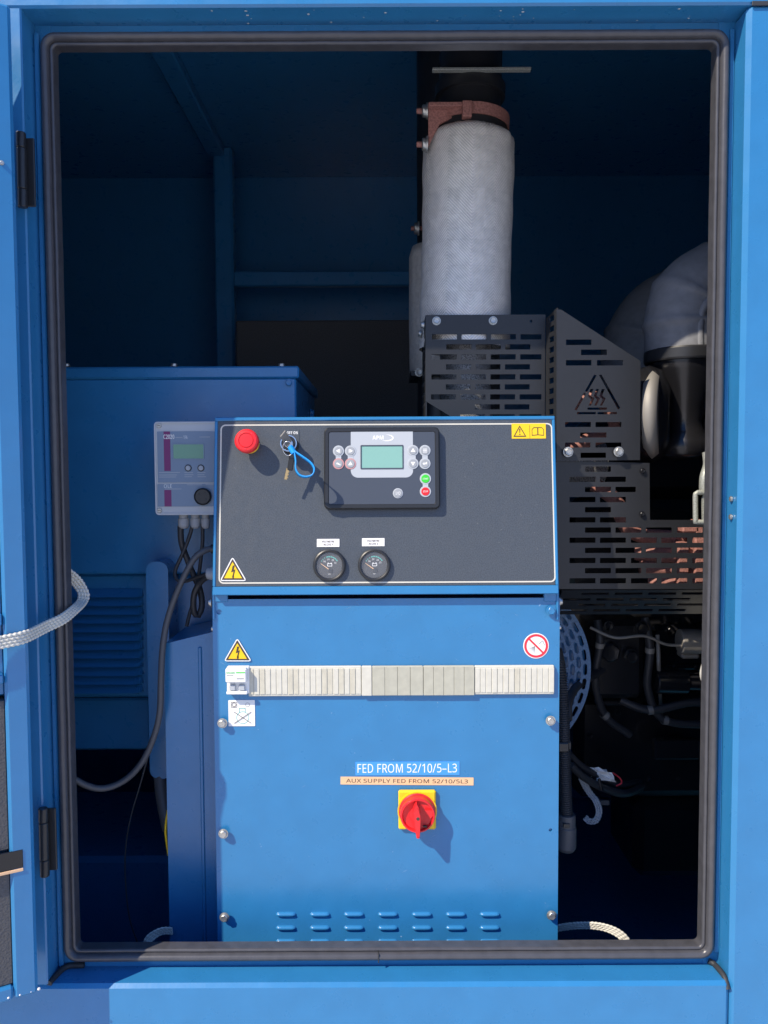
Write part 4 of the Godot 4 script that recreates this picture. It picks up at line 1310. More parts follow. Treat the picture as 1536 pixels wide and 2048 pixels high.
# ---------- alternator ----------
func make_alternator() -> void:
	var a := thing("alternator", "blue alternator with a large lidded terminal box over a louvred casing", "alternator")
	var tb := hold(a, "terminal_box")
	var d := 1.43
	put_pbox(tb, "case", [60, 757, 594, 1148], d + 0.004, 0.38, M.blue, 0.003)
	put_pbox(tb, "lid", [55, 733, 598, 757.5], d, 0.4, M.blue, 0.003)
	put_bolt(tb, "screw", P(578, 766, d + 0.004), 0.006, M.blue)
	for x in [133, 348, 563]:
		var p := P(x, 732, d + 0.02)
		put_bolt(tb, "screw", Vector3(p.x, p.y - 0.001, p.z), 0.006, M.zinc, Vector3.UP)
	for y in [805, 815, 828]:
		var q := P(598, y, d)
		put_bolt(tb, "screw", Vector3(q.x - 0.004, q.y, -1.7), 0.008, M.blue, Vector3.RIGHT)
	put_pbox(a, "casing", [40, 1149, 300, 1395], d + 0.03, 0.5, M.blue, 0.004)
	put_pbox(a, "foot", [90, 1397, 300, 1500], d + 0.06, 0.4, M.blue, 0.004)
	# louvre slats
	for i in 12:
		var y := 1177.0 + 17.25 * i
		var fr := at_depth(d + 0.03)
		var q := R(fr, 110, y, 288, y + 16.5)
		var st := ST()
		var x0: float = q[0] - q[2] / 2
		var x1: float = q[0] + q[2] / 2
		var yt: float = 1.5 + q[1] + q[3] / 2
		var yb: float = 1.5 + q[1] - q[3] / 2
		var z := -d - 0.03
		var ts := [0.0, 0.45, 0.88, 0.92, 0.95, 0.975, 0.99, 1.0]
		var E := func(t: float) -> float: return sqrt(maxf(0.0, 1.0 - pow(maxf(0.0, (t - 0.9) / 0.1), 2.0)))
		for k in ts.size() - 1:
			var e0: float = 0.001 + 0.019 * E.call(ts[k])
			var e1: float = 0.001 + 0.019 * E.call(ts[k + 1])
			var p0 := lerpf(x0, x1, ts[k])
			var p1 := lerpf(x0, x1, ts[k + 1])
			quad(st, Vector3(p0, yt, z + 0.001), Vector3(p1, yt, z + 0.001), Vector3(p1, yb + 0.002, z + e1), Vector3(p0, yb + 0.002, z + e0), Vector3(0.2, 0.5, 1))
			quad(st, Vector3(p0, yb + 0.002, z + e0), Vector3(p1, yb + 0.002, z + e1), Vector3(p1, yb + 0.0005, z + 0.0005), Vector3(p0, yb + 0.0005, z + 0.0005), Vector3.DOWN)
		put(a, "louvre_slat", st, M.blue)
	# bearing flange standing proud beside the louvres
	var st2 := ST()
	var fl := at_depth(1.38)
	var r := R(fl, 294, 1124, 338, 1560)
	var out := PackedVector2Array()
	var cw: float = r[2] / 2
	for v in rrect(r[0], r[1], r[2], r[3], 0.016, 6):
		out.append(Vector2(v.x, 1.5 + v.y))
	prism(st2, out, -1.5, -1.385)
	put(a, "flange", st2, M.blue)
	put_pbox(a, "coupling_case", [338, 1135, 470, 1900], 1.45, 0.4, M.blue, 0.02)
	put_box(a, "skid", Vector3(-0.95, FLOOR + 0.001, -1.6), Vector3(-0.2, FLOOR + 0.3, -1.95), M.blue, 0.01)
	# side cover next to the cabinet
	var s := thing("side_cover", "plain blue sheet metal cover with slanted top standing left of the cabinet", "cover")
	var f := at_depth(1.29)
	var pl := PackedVector2Array()
	for k in [[328, 1288], [434, 1262], [436, 2020], [336, 2020]]:
		var v := Q(f, k[0], k[1])
		pl.append(Vector2(v.x, 1.5 + v.y))
	pl[2].y = FLOOR
	pl[3].y = FLOOR
	pl[3].x = pl[0].x
	var st := ST()
	prism(st, pl, -1.43, -1.29)
	put(s, "sheet", st, M.blue)
	var e := R(f, 404, 1300, 408, 2000)
	put_box(s, "fold", Vector3(e[0] - 0.003, FLOOR + 0.001, -1.292), Vector3(e[0] + 0.003, pl[0].y - 0.005, -1.2872), M.blue, 0.0022)

# ---------- exhaust ----------
func make_exhaust() -> void:
	var e := thing("exhaust_pipe", "wide exhaust pipe wrapped in pale woven heat cloth rising to a dark ceiling collar", "exhaust pipe", "exhaust pipes")
	var d := 1.48
	var base := P(930, 635, d)
	var up := P(938, 275, d)
	var dir := (up - base).normalized()
	var bs := Basis(dir.cross(Vector3.BACK).normalized(), Vector3.ZERO, dir)
	bs.y = bs.z.cross(bs.x)
	var xf := Transform3D(bs, base - dir * 0.06)
	var L := (up - base).length() + 0.06
	var st := ST(true)
	var prof := []
	var n := 46
	for i in n + 1:
		var t := float(i) / n
		var r := 0.0832 + 0.0005 * sin(t * 9.0) + 0.0005 * sin(t * 31.0 + 1.0)
		if t > 0.965:
			r -= 0.013 * pow((t - 0.965) / 0.035, 2.0)
		prof.append(Vector2(r, L * t))
	prof.append(Vector2(0.062, L + 0.002))
	var wrinkle := FastNoiseLite.new()
	wrinkle.seed = 4
	wrinkle.frequency = 1.0
	lathe(st, xf, prof, 96, true, Vector2(1.0 / TAU * 3.0, 5.6), func(a: float, h: float) -> float:
		var near_top := smoothstep(L - 0.05, L - 0.005, h)
		return 0.0022 * wrinkle.get_noise_3d(cos(a) * 1.1, sin(a) * 1.1, h * 5.0) + near_top * 0.0035 * wrinkle.get_noise_3d(cos(a) * 4.0, sin(a) * 4.0, h * 3.0))
	put(e, "cloth_wrap", st, M.wrap, Transform3D.IDENTITY, true)
	var s2 := ST()
	var plate_y := 2.2
	var H := (CEIL - up.y) / dir.y
	var HP := (plate_y - up.y) / dir.y
	lathe(s2, Transform3D(bs, up - dir * 0.03), [Vector2(0.068, 0), Vector2(0.068, 0.055), Vector2(0.063, 0.058), Vector2(0.057, 0.062), Vector2(0.057, H)], 40)
	put(e, "upper_pipe", s2, M.black)
	var s3 := ST()
	lathe(s3, Transform3D(bs, up + dir * (HP - 0.02)), [Vector2(0.057, 0.0), Vector2(0.064, 0.0), Vector2(0.064, 0.02)], 40)
	put(e, "ceiling_collar", s3, M.black)
	var fp := P(955, 141, 1.48)
	put_box(e, "plate_lip", Vector3(P(860, 141, d).x, plate_y - 0.003, -1.408), Vector3(P(1048, 141, d).x, plate_y + 0.001, -1.42), M.galv, 0.0005)
	# clamp
	var cl := hold(e, "clamp")
	var s4 := ST(true)
	lathe(s4, Transform3D(bs, up + dir * 0.012), [Vector2(0.07, 0), Vector2(0.073, 0.0), Vector2(0.073, 0.02), Vector2(0.07, 0.02), Vector2(0.07, 0)], 40)
	put(cl, "band", s4, M.oxide)
	var pl := PackedVector2Array()
	var f := at_depth(1.42)
	for k in [[857, 207], [944, 203], [943, 231], [905, 234], [880, 246], [868, 268], [857, 292]]:
		var v := Q(f, k[0], k[1])
		pl.append(Vector2(v.x, 1.5 + v.y))
	put_prism(cl, "bracket", pl, -1.428, -1.423, M.oxide)
	put_pbox(cl, "bracket_edge", [857, 203, 943, 211], 1.405, 0.02, M.oxide)
	put_pbox(cl, "bracket_rib", [925, 200, 944, 232], 1.4, 0.025, M.oxide)
	for y in [222, 289]:
		put_bolt(cl, "nut", P(855, y, 1.43), 0.011, M.zinc, Vector3.LEFT)
		put_tube(cl, "stud", [P(850, y, 1.43), P(833, y, 1.43)], 0.005, M.oxide, 8)
	# lagged lower part and bend behind the guard
	var s5 := ST(true)
	tube(s5, [base - dir * 0.05, P(931, 690, d), P(931, 770, d), P(938, 850, d + 0.01), P(985, 900, d + 0.03), P(1060, 920, d + 0.05), P(1200, 930, d + 0.06)], rad(0.047), 24, 0.01)
	put(e, "lagged_bend", s5, M.lagging)
	# second pipe further back
	var g := thing("exhaust_pipe_001", "second cloth wrapped exhaust pipe half hidden behind the first one", "exhaust pipe", "exhaust pipes")
	var b2 := P(880, 745, 1.77)
	var u2 := P(884, 496, 1.77)
	var s6 := ST(true)
	lathe(s6, Transform3D(Basis(Vector3.RIGHT, -PI / 2), b2), [Vector2(0.0, 0), Vector2(0.068, 0.0), Vector2(0.069, 0.1), Vector2(0.068, u2.y - b2.y - 0.02), Vector2(0.062, u2.y - b2.y), Vector2(0.05, u2.y - b2.y)], 48, true, Vector2(1.0 / TAU * 5.0, 9.0))
	put(g, "cloth_wrap", s6, M.wrap, Transform3D.IDENTITY, true)
	var s7 := ST()
	lathe(s7, Transform3D(Basis(Vector3.RIGHT, -PI / 2), u2 - Vector3(0, 0.02, 0)), [Vector2(0.055, 0), Vector2(0.055, CEIL - u2.y + 0.02)], 32)
	put(g, "upper_pipe", s7, M.black)
	put_bolt(g, "nut", P(838, 457, 1.72), 0.012, M.zinc, Vector3.LEFT)
	put_tube(g, "stud", [P(870, 457, 1.72), P(822, 457, 1.72)], 0.005, M.oxide, 8)
	put_pbox(g, "lower_flange", [822, 742, 900, 752], 1.71, 0.14, M.black)
	var s8 := ST()
	lathe(s8, Transform3D(Basis(Vector3.RIGHT, PI / 2), b2), [Vector2(0.05, 0), Vector2(0.05, 0.4)], 24)
	put(g, "lower_pipe", s8, M.black)
	put_bolt(g, "nut", P(838, 745, 1.705), 0.007, M.zinc)

# ---------- slotted heat guard ----------
func make_guard() -> void:
	var g := thing("heat_guard", "black slotted sheet steel guard bolted around the hot exhaust beside the cabinet", "heat guard")
	# upper left sheet
	var fa := at_depth(1.395)
	var out := pix_poly(fa, [[851, 630], [1091, 629], [1089, 900], [905, 900], [905, 835], [851, 802]])
	var cuts := []
	for i in 11:
		var t := 668.5 + i * 20.0
		var xs := [[864, 914], [923, 973], [982, 1032], [1041, 1091 - 0]] if i % 2 == 0 else [[893, 943], [952, 1002], [1011, 1061]]
		for x in xs:
			var x0: float = x[0] - i * 0.3
			var x1: float = minf(x[1], 1090.0) - i * 0.3
			if i >= 7 and x0 < 895:
				continue
			if x1 > 1086:
				x1 = 1083.0
			cuts.append(slot(fa, x0, t, x1, t + 10.5))
	var h1 := Q(fa, 1062, 642.5)
	cuts.append(circle(h1.x, h1.y, 0.0025, 10))
	slotted(g, "guard_sheet", out, cuts, M.black, fa)
	put_bolt(g, "bolt", P(873, 642, 1.395), 0.006, M.zinc)
	put_bolt(g, "bolt", P(986, 641.5, 1.395), 0.006, M.zinc)
	# left return of that sheet
	var le := Q(fa, 851, 700)
	var fl := Transform3D(Basis(Vector3.UP, -PI / 2), Vector3(le.x, 1.5, -1.397))
	var yt: float = Q(fa, 851, 632).y
	var yb: float = Q(fa, 851, 900).y
	var lc := []
	for i in 7:
		var y: float = Q(fa, 851, 672 + i * 22).y
		lc.append(rrect(-0.04, y, 0.03, 0.008, 0.0007, 1))
		lc.append(rrect(-0.085, y, 0.03, 0.008, 0.0007, 1))
	slotted(g, "return_sheet", PackedVector2Array([Vector2(0, yb), Vector2(0, yt), Vector2(-0.11, yt), Vector2(-0.11, yb)]), lc, M.black, fl)
	put_bolt(g, "bolt", P(848, 650, 1.405), 0.006, M.zinc, Vector3.LEFT)
	put_bolt(g, "bolt", P(842, 667, 1.455), 0.006, M.zinc, Vector3.LEFT)
	# square-holed step between the two sheets
	var a := P(1091, 770, 1.395)
	var b := P(1113.5, 770, 1.34)
	var bx := Vector3(b.x - a.x, 0, b.z - a.z)
	var wlen := bx.length()
	bx = bx.normalized()
	var fs := Transform3D(Basis(bx, Vector3.UP, bx.cross(Vector3.UP)), Vector3(a.x, 1.5, a.z))
	var sy0: float = Q(fs, 1102, 920).y
	var sy1: float = Q(fs, 1102, 622).y
	var sc := []
	for i in 13:
		var y: float = Q(fs, 1102, 638 + i * 20.6).y
		sc.append(rrect(wlen * 0.52, y, wlen * 0.42, 0.0095, 0.0006, 1))
	slotted(g, "step_sheet", PackedVector2Array([Vector2(0.001, sy0), Vector2(wlen - 0.001, sy0), Vector2(wlen - 0.001, sy1), Vector2(0.001, sy1 - 0.008)]), sc, M.black, fs)
	# warning sheet with sloping top
	var fb := at_depth(1.34)
	var ob := pix_poly(fb, [[1113, 619], [1122, 619], [1281, 722], [1280, 920], [1113, 922]])
	var cb := []
	for k in [[1132, 679, 1183, 690], [1162, 699, 1214, 710], [1132, 720, 1183, 731], [1194, 720, 1246, 731], [1154, 824, 1192, 828.5], [1195, 824, 1234, 828.5], [1175, 815, 1214, 819.5], [1130, 844, 1182, 854], [1191, 844, 1243, 854], [1160.5, 865, 1213, 875], [1130, 885, 1181, 895], [1191, 885, 1243, 895]]:
		cb.append(slot(fb, k[0], k[1], k[2], k[3]))
	cb.append(pix_poly(fb, [[1149, 819], [1153.5, 821], [1172, 788], [1168, 785]]))
	cb.append(pix_poly(fb, [[1170, 782], [1174, 785], [1193.5, 751], [1188.5, 749]]))
	cb.append(pix_poly(fb, [[1198, 750], [1203, 749], [1241, 816], [1236, 819]]))
	for i in 3:
		var x := 1177.0 + i * 11.3
		cb.append(pix_poly(fb, [[x + 4, 778], [x + 10, 778], [x + 5, 791], [x + 12, 797], [x + 5, 811], [x, 811], [x + 6, 799], [x - 1, 793]]))
	slotted(g, "warning_sheet", ob, cb, M.black, fb)
	put_bolt(g, "bolt", P(1136, 904, 1.334), 0.0068, M.zinc)
	put_bolt(g, "bolt", P(1237, 903.5, 1.334), 0.0068, M.zinc)
	put_pbox(g, "blank_slot", [1161, 905, 1212, 916], 1.34, 0.0007, M.black_gloss, 0.0002)
	# lower sheet
	var fc := at_depth(1.345)
	var oc := pix_poly(fc, [[1108, 921.5], [1299, 926], [1300, 1040], [1440, 1040], [1440, 1178], [1108, 1178]])
	var cc := []
	for i in 12:
		var t := 933.0 + i * 20.3
		var xs := [[1170, 1222], [1231, 1283], [1292, 1344], [1354, 1406]] if i % 2 == 0 else [[1139, 1191], [1200, 1252], [1262, 1314], [1323, 1375], [1385, 1434]]
		for j in xs.size():
			if i < 5 and j > 1 or (i in [0, 4] and j > 0):
				continue
			if i == 5 and j > 1:
				continue
			var x1: float = xs[j][1]
			if i == 2 and j == 1:
				x1 = 1272.0
			cc.append(slot(fc, xs[j][0], t, x1, t + 10.6))
	slotted(g, "guard_sheet", oc, cc, M.black, fc)
	put_bolt(g, "bolt", P(1285, 942, 1.343), 0.004, M.black_gloss)
	put_bolt(g, "bolt", P(1284, 1028, 1.343), 0.004, M.black_gloss)
	# inclined sheet below
	var pa := P(1112, 1180, 1.348)
	var pb := P(1112, 1229, 1.395)
	var vy := (pa - pb)
	vy.x = 0
	var hl := vy.length()
	vy = vy.normalized()
	var fd := Transform3D(Basis(Vector3.RIGHT, vy, Vector3.RIGHT.cross(vy)), Vector3(pb.x, pb.y, pb.z))
	var W := P(1440, 1200, 1.365).x - pb.x
	var cd := []
	for i in 4:
		for j in 6:
			var x := 0.03 + j * 0.058 + (0.029 if i % 2 == 1 else 0.0)
			if x + 0.025 < W:
				cd.append(rrect(x, hl * (0.16 + i * 0.225), 0.048, hl * 0.1, 0.0007, 1))
	slotted(g, "lower_sheet", PackedVector2Array([Vector2(0, 0), Vector2(W, 0), Vector2(W, hl - 0.001), Vector2(0, hl - 0.001)]), cd, M.black, fd)

# ---------- engine ----------
func elbow(called: String, label: String, pts: Array, r: float, ribs: Array) -> Node3D:
	var h := thing(called, label, "hose", "grey rubber intake elbows")
	var st := ST(true)
	tube(st, pts, func(s, t):
		var k := 1.0
		for rb in ribs:
			k += 0.06 * exp(-pow((s / t - rb) / 0.013, 2.0))
		return r * k, 40, 0.006)
	put(h, "elbow", st, M.hose)
	return h

func make_engine() -> void:
	var d := 1.45
	var h := elbow("intake_elbow", "large grey ribbed rubber elbow hose clamped above the black turbo inlet", [P(1369, 722, d), P(1369, 680, d), P(1369, 640, d), P(1379, 602, d), P(1407, 574, d), P(1445, 564, d), P(1530, 564, d), P(1600, 564, d)], 0.07, [0.2, 0.34, 0.5, 0.66])
	var rib := ST(true)
	tube(rib, [P(1400, 706, d - 0.065), P(1400, 650, d - 0.065), P(1410, 610, d - 0.067), P(1440, 585, d - 0.069)], rad(0.0075), 10)
	put(h, "rib", rib, M.hose)
	var cl := ST()
	lathe(cl, Transform3D(Basis(Vector3.RIGHT, -PI / 2), P(1372, 726, d)), [Vector2(0.066, 0), Vector2(0.0725, 0.0), Vector2(0.074, 0.003), Vector2(0.074, 0.019), Vector2(0.0725, 0.022), Vector2(0.07, 0.022)], 48)
	put(h, "clamp_band", cl, M.black)
	var h2 := elbow("intake_elbow_001", "shadowed grey rubber elbow hose behind the black guard", [P(1282, 780, 1.84), P(1282, 740, 1.84), P(1288, 690, 1.84), P(1318, 640, 1.84), P(1370, 615, 1.84), P(1480, 610, 1.84)], 0.092, [0.3, 0.6])
	var en := thing("diesel_engine", "dark diesel engine with black turbo housing and red oxide manifold behind the guard", "engine")
	var tb := hold(en, "turbocharger")
	var s := ST(true)
	lathe(s, Transform3D(Basis(Vector3.RIGHT, PI / 2), P(1372, 722, d)), [Vector2(0.064, -0.005), Vector2(0.066, 0.01), Vector2(0.062, 0.02), Vector2(0.052, 0.045), Vector2(0.038, 0.085), Vector2(0.03, 0.11), Vector2(0.034, 0.13), Vector2(0.05, 0.145), Vector2(0.05, 0.17), Vector2(0.0, 0.18)], 40, true)
	put(tb, "inlet", s, M.black_gloss)
	var s2 := ST(true)
	lathe(s2, Transform3D(Basis(Vector3.UP, 1.15), P(1300, 830, 1.43)), [Vector2(0.0, -0.05), Vector2(0.06, -0.045), Vector2(0.084, -0.02), Vector2(0.088, 0.0), Vector2(0.08, 0.02), Vector2(0.05, 0.034), Vector2(0.04, 0.036), Vector2(0.036, 0.02), Vector2(0, 0.02)], 44, true)
	put(tb, "volute", s2, M.black_gloss)
	var s3 := ST(true)
	lathe(s3, Transform3D(Basis(Vector3.UP, 1.15), P(1306, 830, 1.405)), [Vector2(0.07, -0.012), Vector2(0.078, 0.0), Vector2(0.07, 0.012), Vector2(0.056, 0.014), Vector2(0.054, 0.0)], 44, true)
	put(tb, "steel_ring", s3, M.steel)
	put_tube(tb, "outlet", [P(1340, 870, 1.49), P(1420, 860, 1.49), P(1500, 850, 1.49)], 0.05, M.black_gloss, 24)
	# block and covers, deep in the shade
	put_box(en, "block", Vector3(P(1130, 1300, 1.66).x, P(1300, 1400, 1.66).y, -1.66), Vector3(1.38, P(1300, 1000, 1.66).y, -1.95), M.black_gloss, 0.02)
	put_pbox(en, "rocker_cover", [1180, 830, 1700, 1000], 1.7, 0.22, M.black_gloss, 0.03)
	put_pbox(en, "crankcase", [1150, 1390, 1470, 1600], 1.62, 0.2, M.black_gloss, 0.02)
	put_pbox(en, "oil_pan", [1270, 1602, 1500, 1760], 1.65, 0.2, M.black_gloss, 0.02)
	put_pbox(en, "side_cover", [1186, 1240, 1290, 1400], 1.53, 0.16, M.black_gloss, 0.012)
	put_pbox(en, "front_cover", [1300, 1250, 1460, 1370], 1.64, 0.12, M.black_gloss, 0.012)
	for k in [[1217, 1302, 0.02, 1.53], [1283, 1256, 0.012, 1.53], [1217, 1252, 0.008, 1.53], [1262, 1312, 0.012, 1.52], [1340, 1262, 0.009, 1.64], [1405, 1265, 0.008, 1.64]]:
		put_bolt(en, "plug", P(k[0], k[1], k[3]), k[2], M.black_gloss)
	var sm := ST()
	lathe(sm, Transform3D(Basis(Vector3.UP, PI / 2), P(1310, 1363, 1.53)), [Vector2(0, 0), Vector2(0.022, 0), Vector2(0.024, 0.003), Vector2(0.024, 0.06), Vector2(0.018, 0.064), Vector2(0.018, 0.1), Vector2(0, 0.1)], 28)
	put(en, "starter_motor", sm, M.black_gloss)
	var fl := ST()
	lathe(fl, Transform3D(Basis(Vector3.UP, PI / 2), P(1358, 1283, 1.51)), [Vector2(0, 0), Vector2(0.022, 0), Vector2(0.024, 0.002), Vector2(0.024, 0.04), Vector2(0.02, 0.046), Vector2(0, 0.046)], 24)
	put(en, "fuel_filter", fl, M.steel)
	put_pbox(en, "bracket", [1364, 1306, 1400, 1318], 1.51, 0.03, M.steel, 0.004)
	put_tube(en, "dipstick_tube", [P(1315, 1270, 1.53), P(1317, 1310, 1.52), P(1318, 1345, 1.53), P(1325, 1480, 1.66)], 0.004, M.steel, 8)
	put_tube(en, "drain_pipe", [P(1325, 1390, 1.66), P(1325, 1560, 1.7)], 0.011, M.black_gloss, 10)
	for k in [[[1195, 1240, 1.53], [1200, 1290, 1.52], [1190, 1360, 1.53], [1210, 1430, 1.55], [1260, 1470, 1.56]], [[1290, 1235, 1.54], [1300, 1300, 1.53], [1296, 1380, 1.54], [1330, 1440, 1.55], [1430, 1450, 1.55]], [[1240, 1400, 1.55], [1300, 1420, 1.54], [1380, 1405, 1.54], [1440, 1410, 1.54]]]:
		var hp := []
		for v in k:
			hp.append(P(v[0], v[1], v[2]))
		var hs := put_tube(en, "coolant_hose", hp, 0.008, M.cable, 12)
		for t in [1, 3]:
			var cst := ST()
			var dir: Vector3 = (hp[t + 1] if t + 1 < hp.size() else hp[t] * 2.0 - hp[t - 1]) - hp[t]
			if t < hp.size():
				lathe(cst, Transform3D(Basis.looking_at(-dir.normalized(), Vector3(0.1, 0.2, 1)), hp[t]), [Vector2(0.0082, -0.005), Vector2(0.0094, -0.005), Vector2(0.0094, 0.005), Vector2(0.0082, 0.005)], 16)
				put(hs, "hose_clip", cst, M.steel)
	for k in [[1192, 1400, 1270, 1412], [1330, 1330, 1410, 1340], [1310, 1480, 1400, 1520]]:
		put_pbox(en, "bracket", k, 1.56, 0.02, M.black_gloss, 0.003)
	for k in [[1200, 1420], [1235, 1425], [1275, 1420], [1320, 1500], [1345, 1500], [1390, 1500], [1350, 1335], [1395, 1335], [1180, 1470], [1180, 1530], [1300, 1560], [1360, 1560]]:
		put_bolt(en, "bolt", P(k[0], k[1], 1.558 if k[1] < 1415 else 1.62), 0.006, M.black_gloss)
	put_tube(en, "fuel_line", [P(1180, 1255, 1.5), P(1230, 1275, 1.49), P(1290, 1272, 1.49), P(1340, 1290, 1.5), P(1420, 1285, 1.5)], 0.003, M.steel, 8)
	# red oxide manifold behind the guard sheets
	var mf := hold(en, "manifold")
	for k in [[[1125, 905, 1.43], [1180, 880, 1.43], [1240, 860, 1.45], [1290, 840, 1.48]], [[1120, 840, 1.45], [1170, 800, 1.45], [1215, 810, 1.43], [1240, 870, 1.43]], [[1190, 970, 1.45], [1230, 1000, 1.43], [1260, 1060, 1.43], [1330, 1075, 1.43], [1450, 1070, 1.43]], [[1270, 1105, 1.43], [1340, 1110, 1.41], [1460, 1105, 1.41]], [[1280, 1135, 1.42], [1360, 1138, 1.41], [1470, 1135, 1.41]], [[1300, 1165, 1.43], [1350, 1162, 1.41], [1470, 1165, 1.41]]]:
		var pts := []
		for v in k:
			pts.append(P(v[0], v[1], v[2]))
		put_tube(mf, "runner", pts, 0.014, M.oxide, 14)
	for k in [[1356, 1085, 1380, 1170], [1390, 1040, 1412, 1170], [1365, 1052, 1400, 1066]]:
		put_pbox(mf, "flange", k, 1.385, 0.03, M.oxide, 0.003)
	# slotted flywheel guard
	var fw := thing("flywheel_guard", "round blue flywheel guard with rows of long slots behind the cabinet edge", "flywheel guard")
	var ff := at_depth(1.43)
	var c := Q(ff, 985, 1340)
	var rr: float = Q(ff, 1182, 1340).x - c.x
	var cuts := []
	for ci in 6:
		var rad_c := rr - 0.0105 - ci * 0.0118
		var pitch := 0.027 / rad_c
		for k in range(-9, 10):
			var ang := pitch * (k + (0.5 if ci % 2 == 1 else 0.0))
			if absf(ang) > 1.1:
				continue
			var sp := 0.0112 / rad_c
			var hw := 0.0037
			var p := PackedVector2Array()
			for side in [1.0, -1.0]:
				for t in 5:
					var a: float = ang + side * (-sp * 0.72 + sp * 1.44 * t / 4.0)
					p.append(Vector2(c.x + cos(a) * (rad_c + side * hw), c.y + sin(a) * (rad_c + side * hw)))
				p.append(Vector2(c.x + cos(ang + side * sp) * rad_c, c.y + sin(ang + side * sp) * rad_c))
			cuts.append(p)
	slotted(fw, "slotted_disc", circle(c.x, c.y, rr, 72), cuts, M.galv_blue, ff, 0.003)
	put_prism(fw, "backing_disc", circle(c.x, c.y + 1.5, rr * 0.97, 48), -1.46, -1.45, M.blue)
	var hubst := ST()
	lathe(hubst, Transform3D(Basis.IDENTITY, Vector3(c.x, c.y + 1.5, -1.7)), [Vector2(0.12, 0), Vector2(0.12, 0.17), Vector2(0, 0.17)], 32)
	put(fw, "hub", hubst, M.blue)

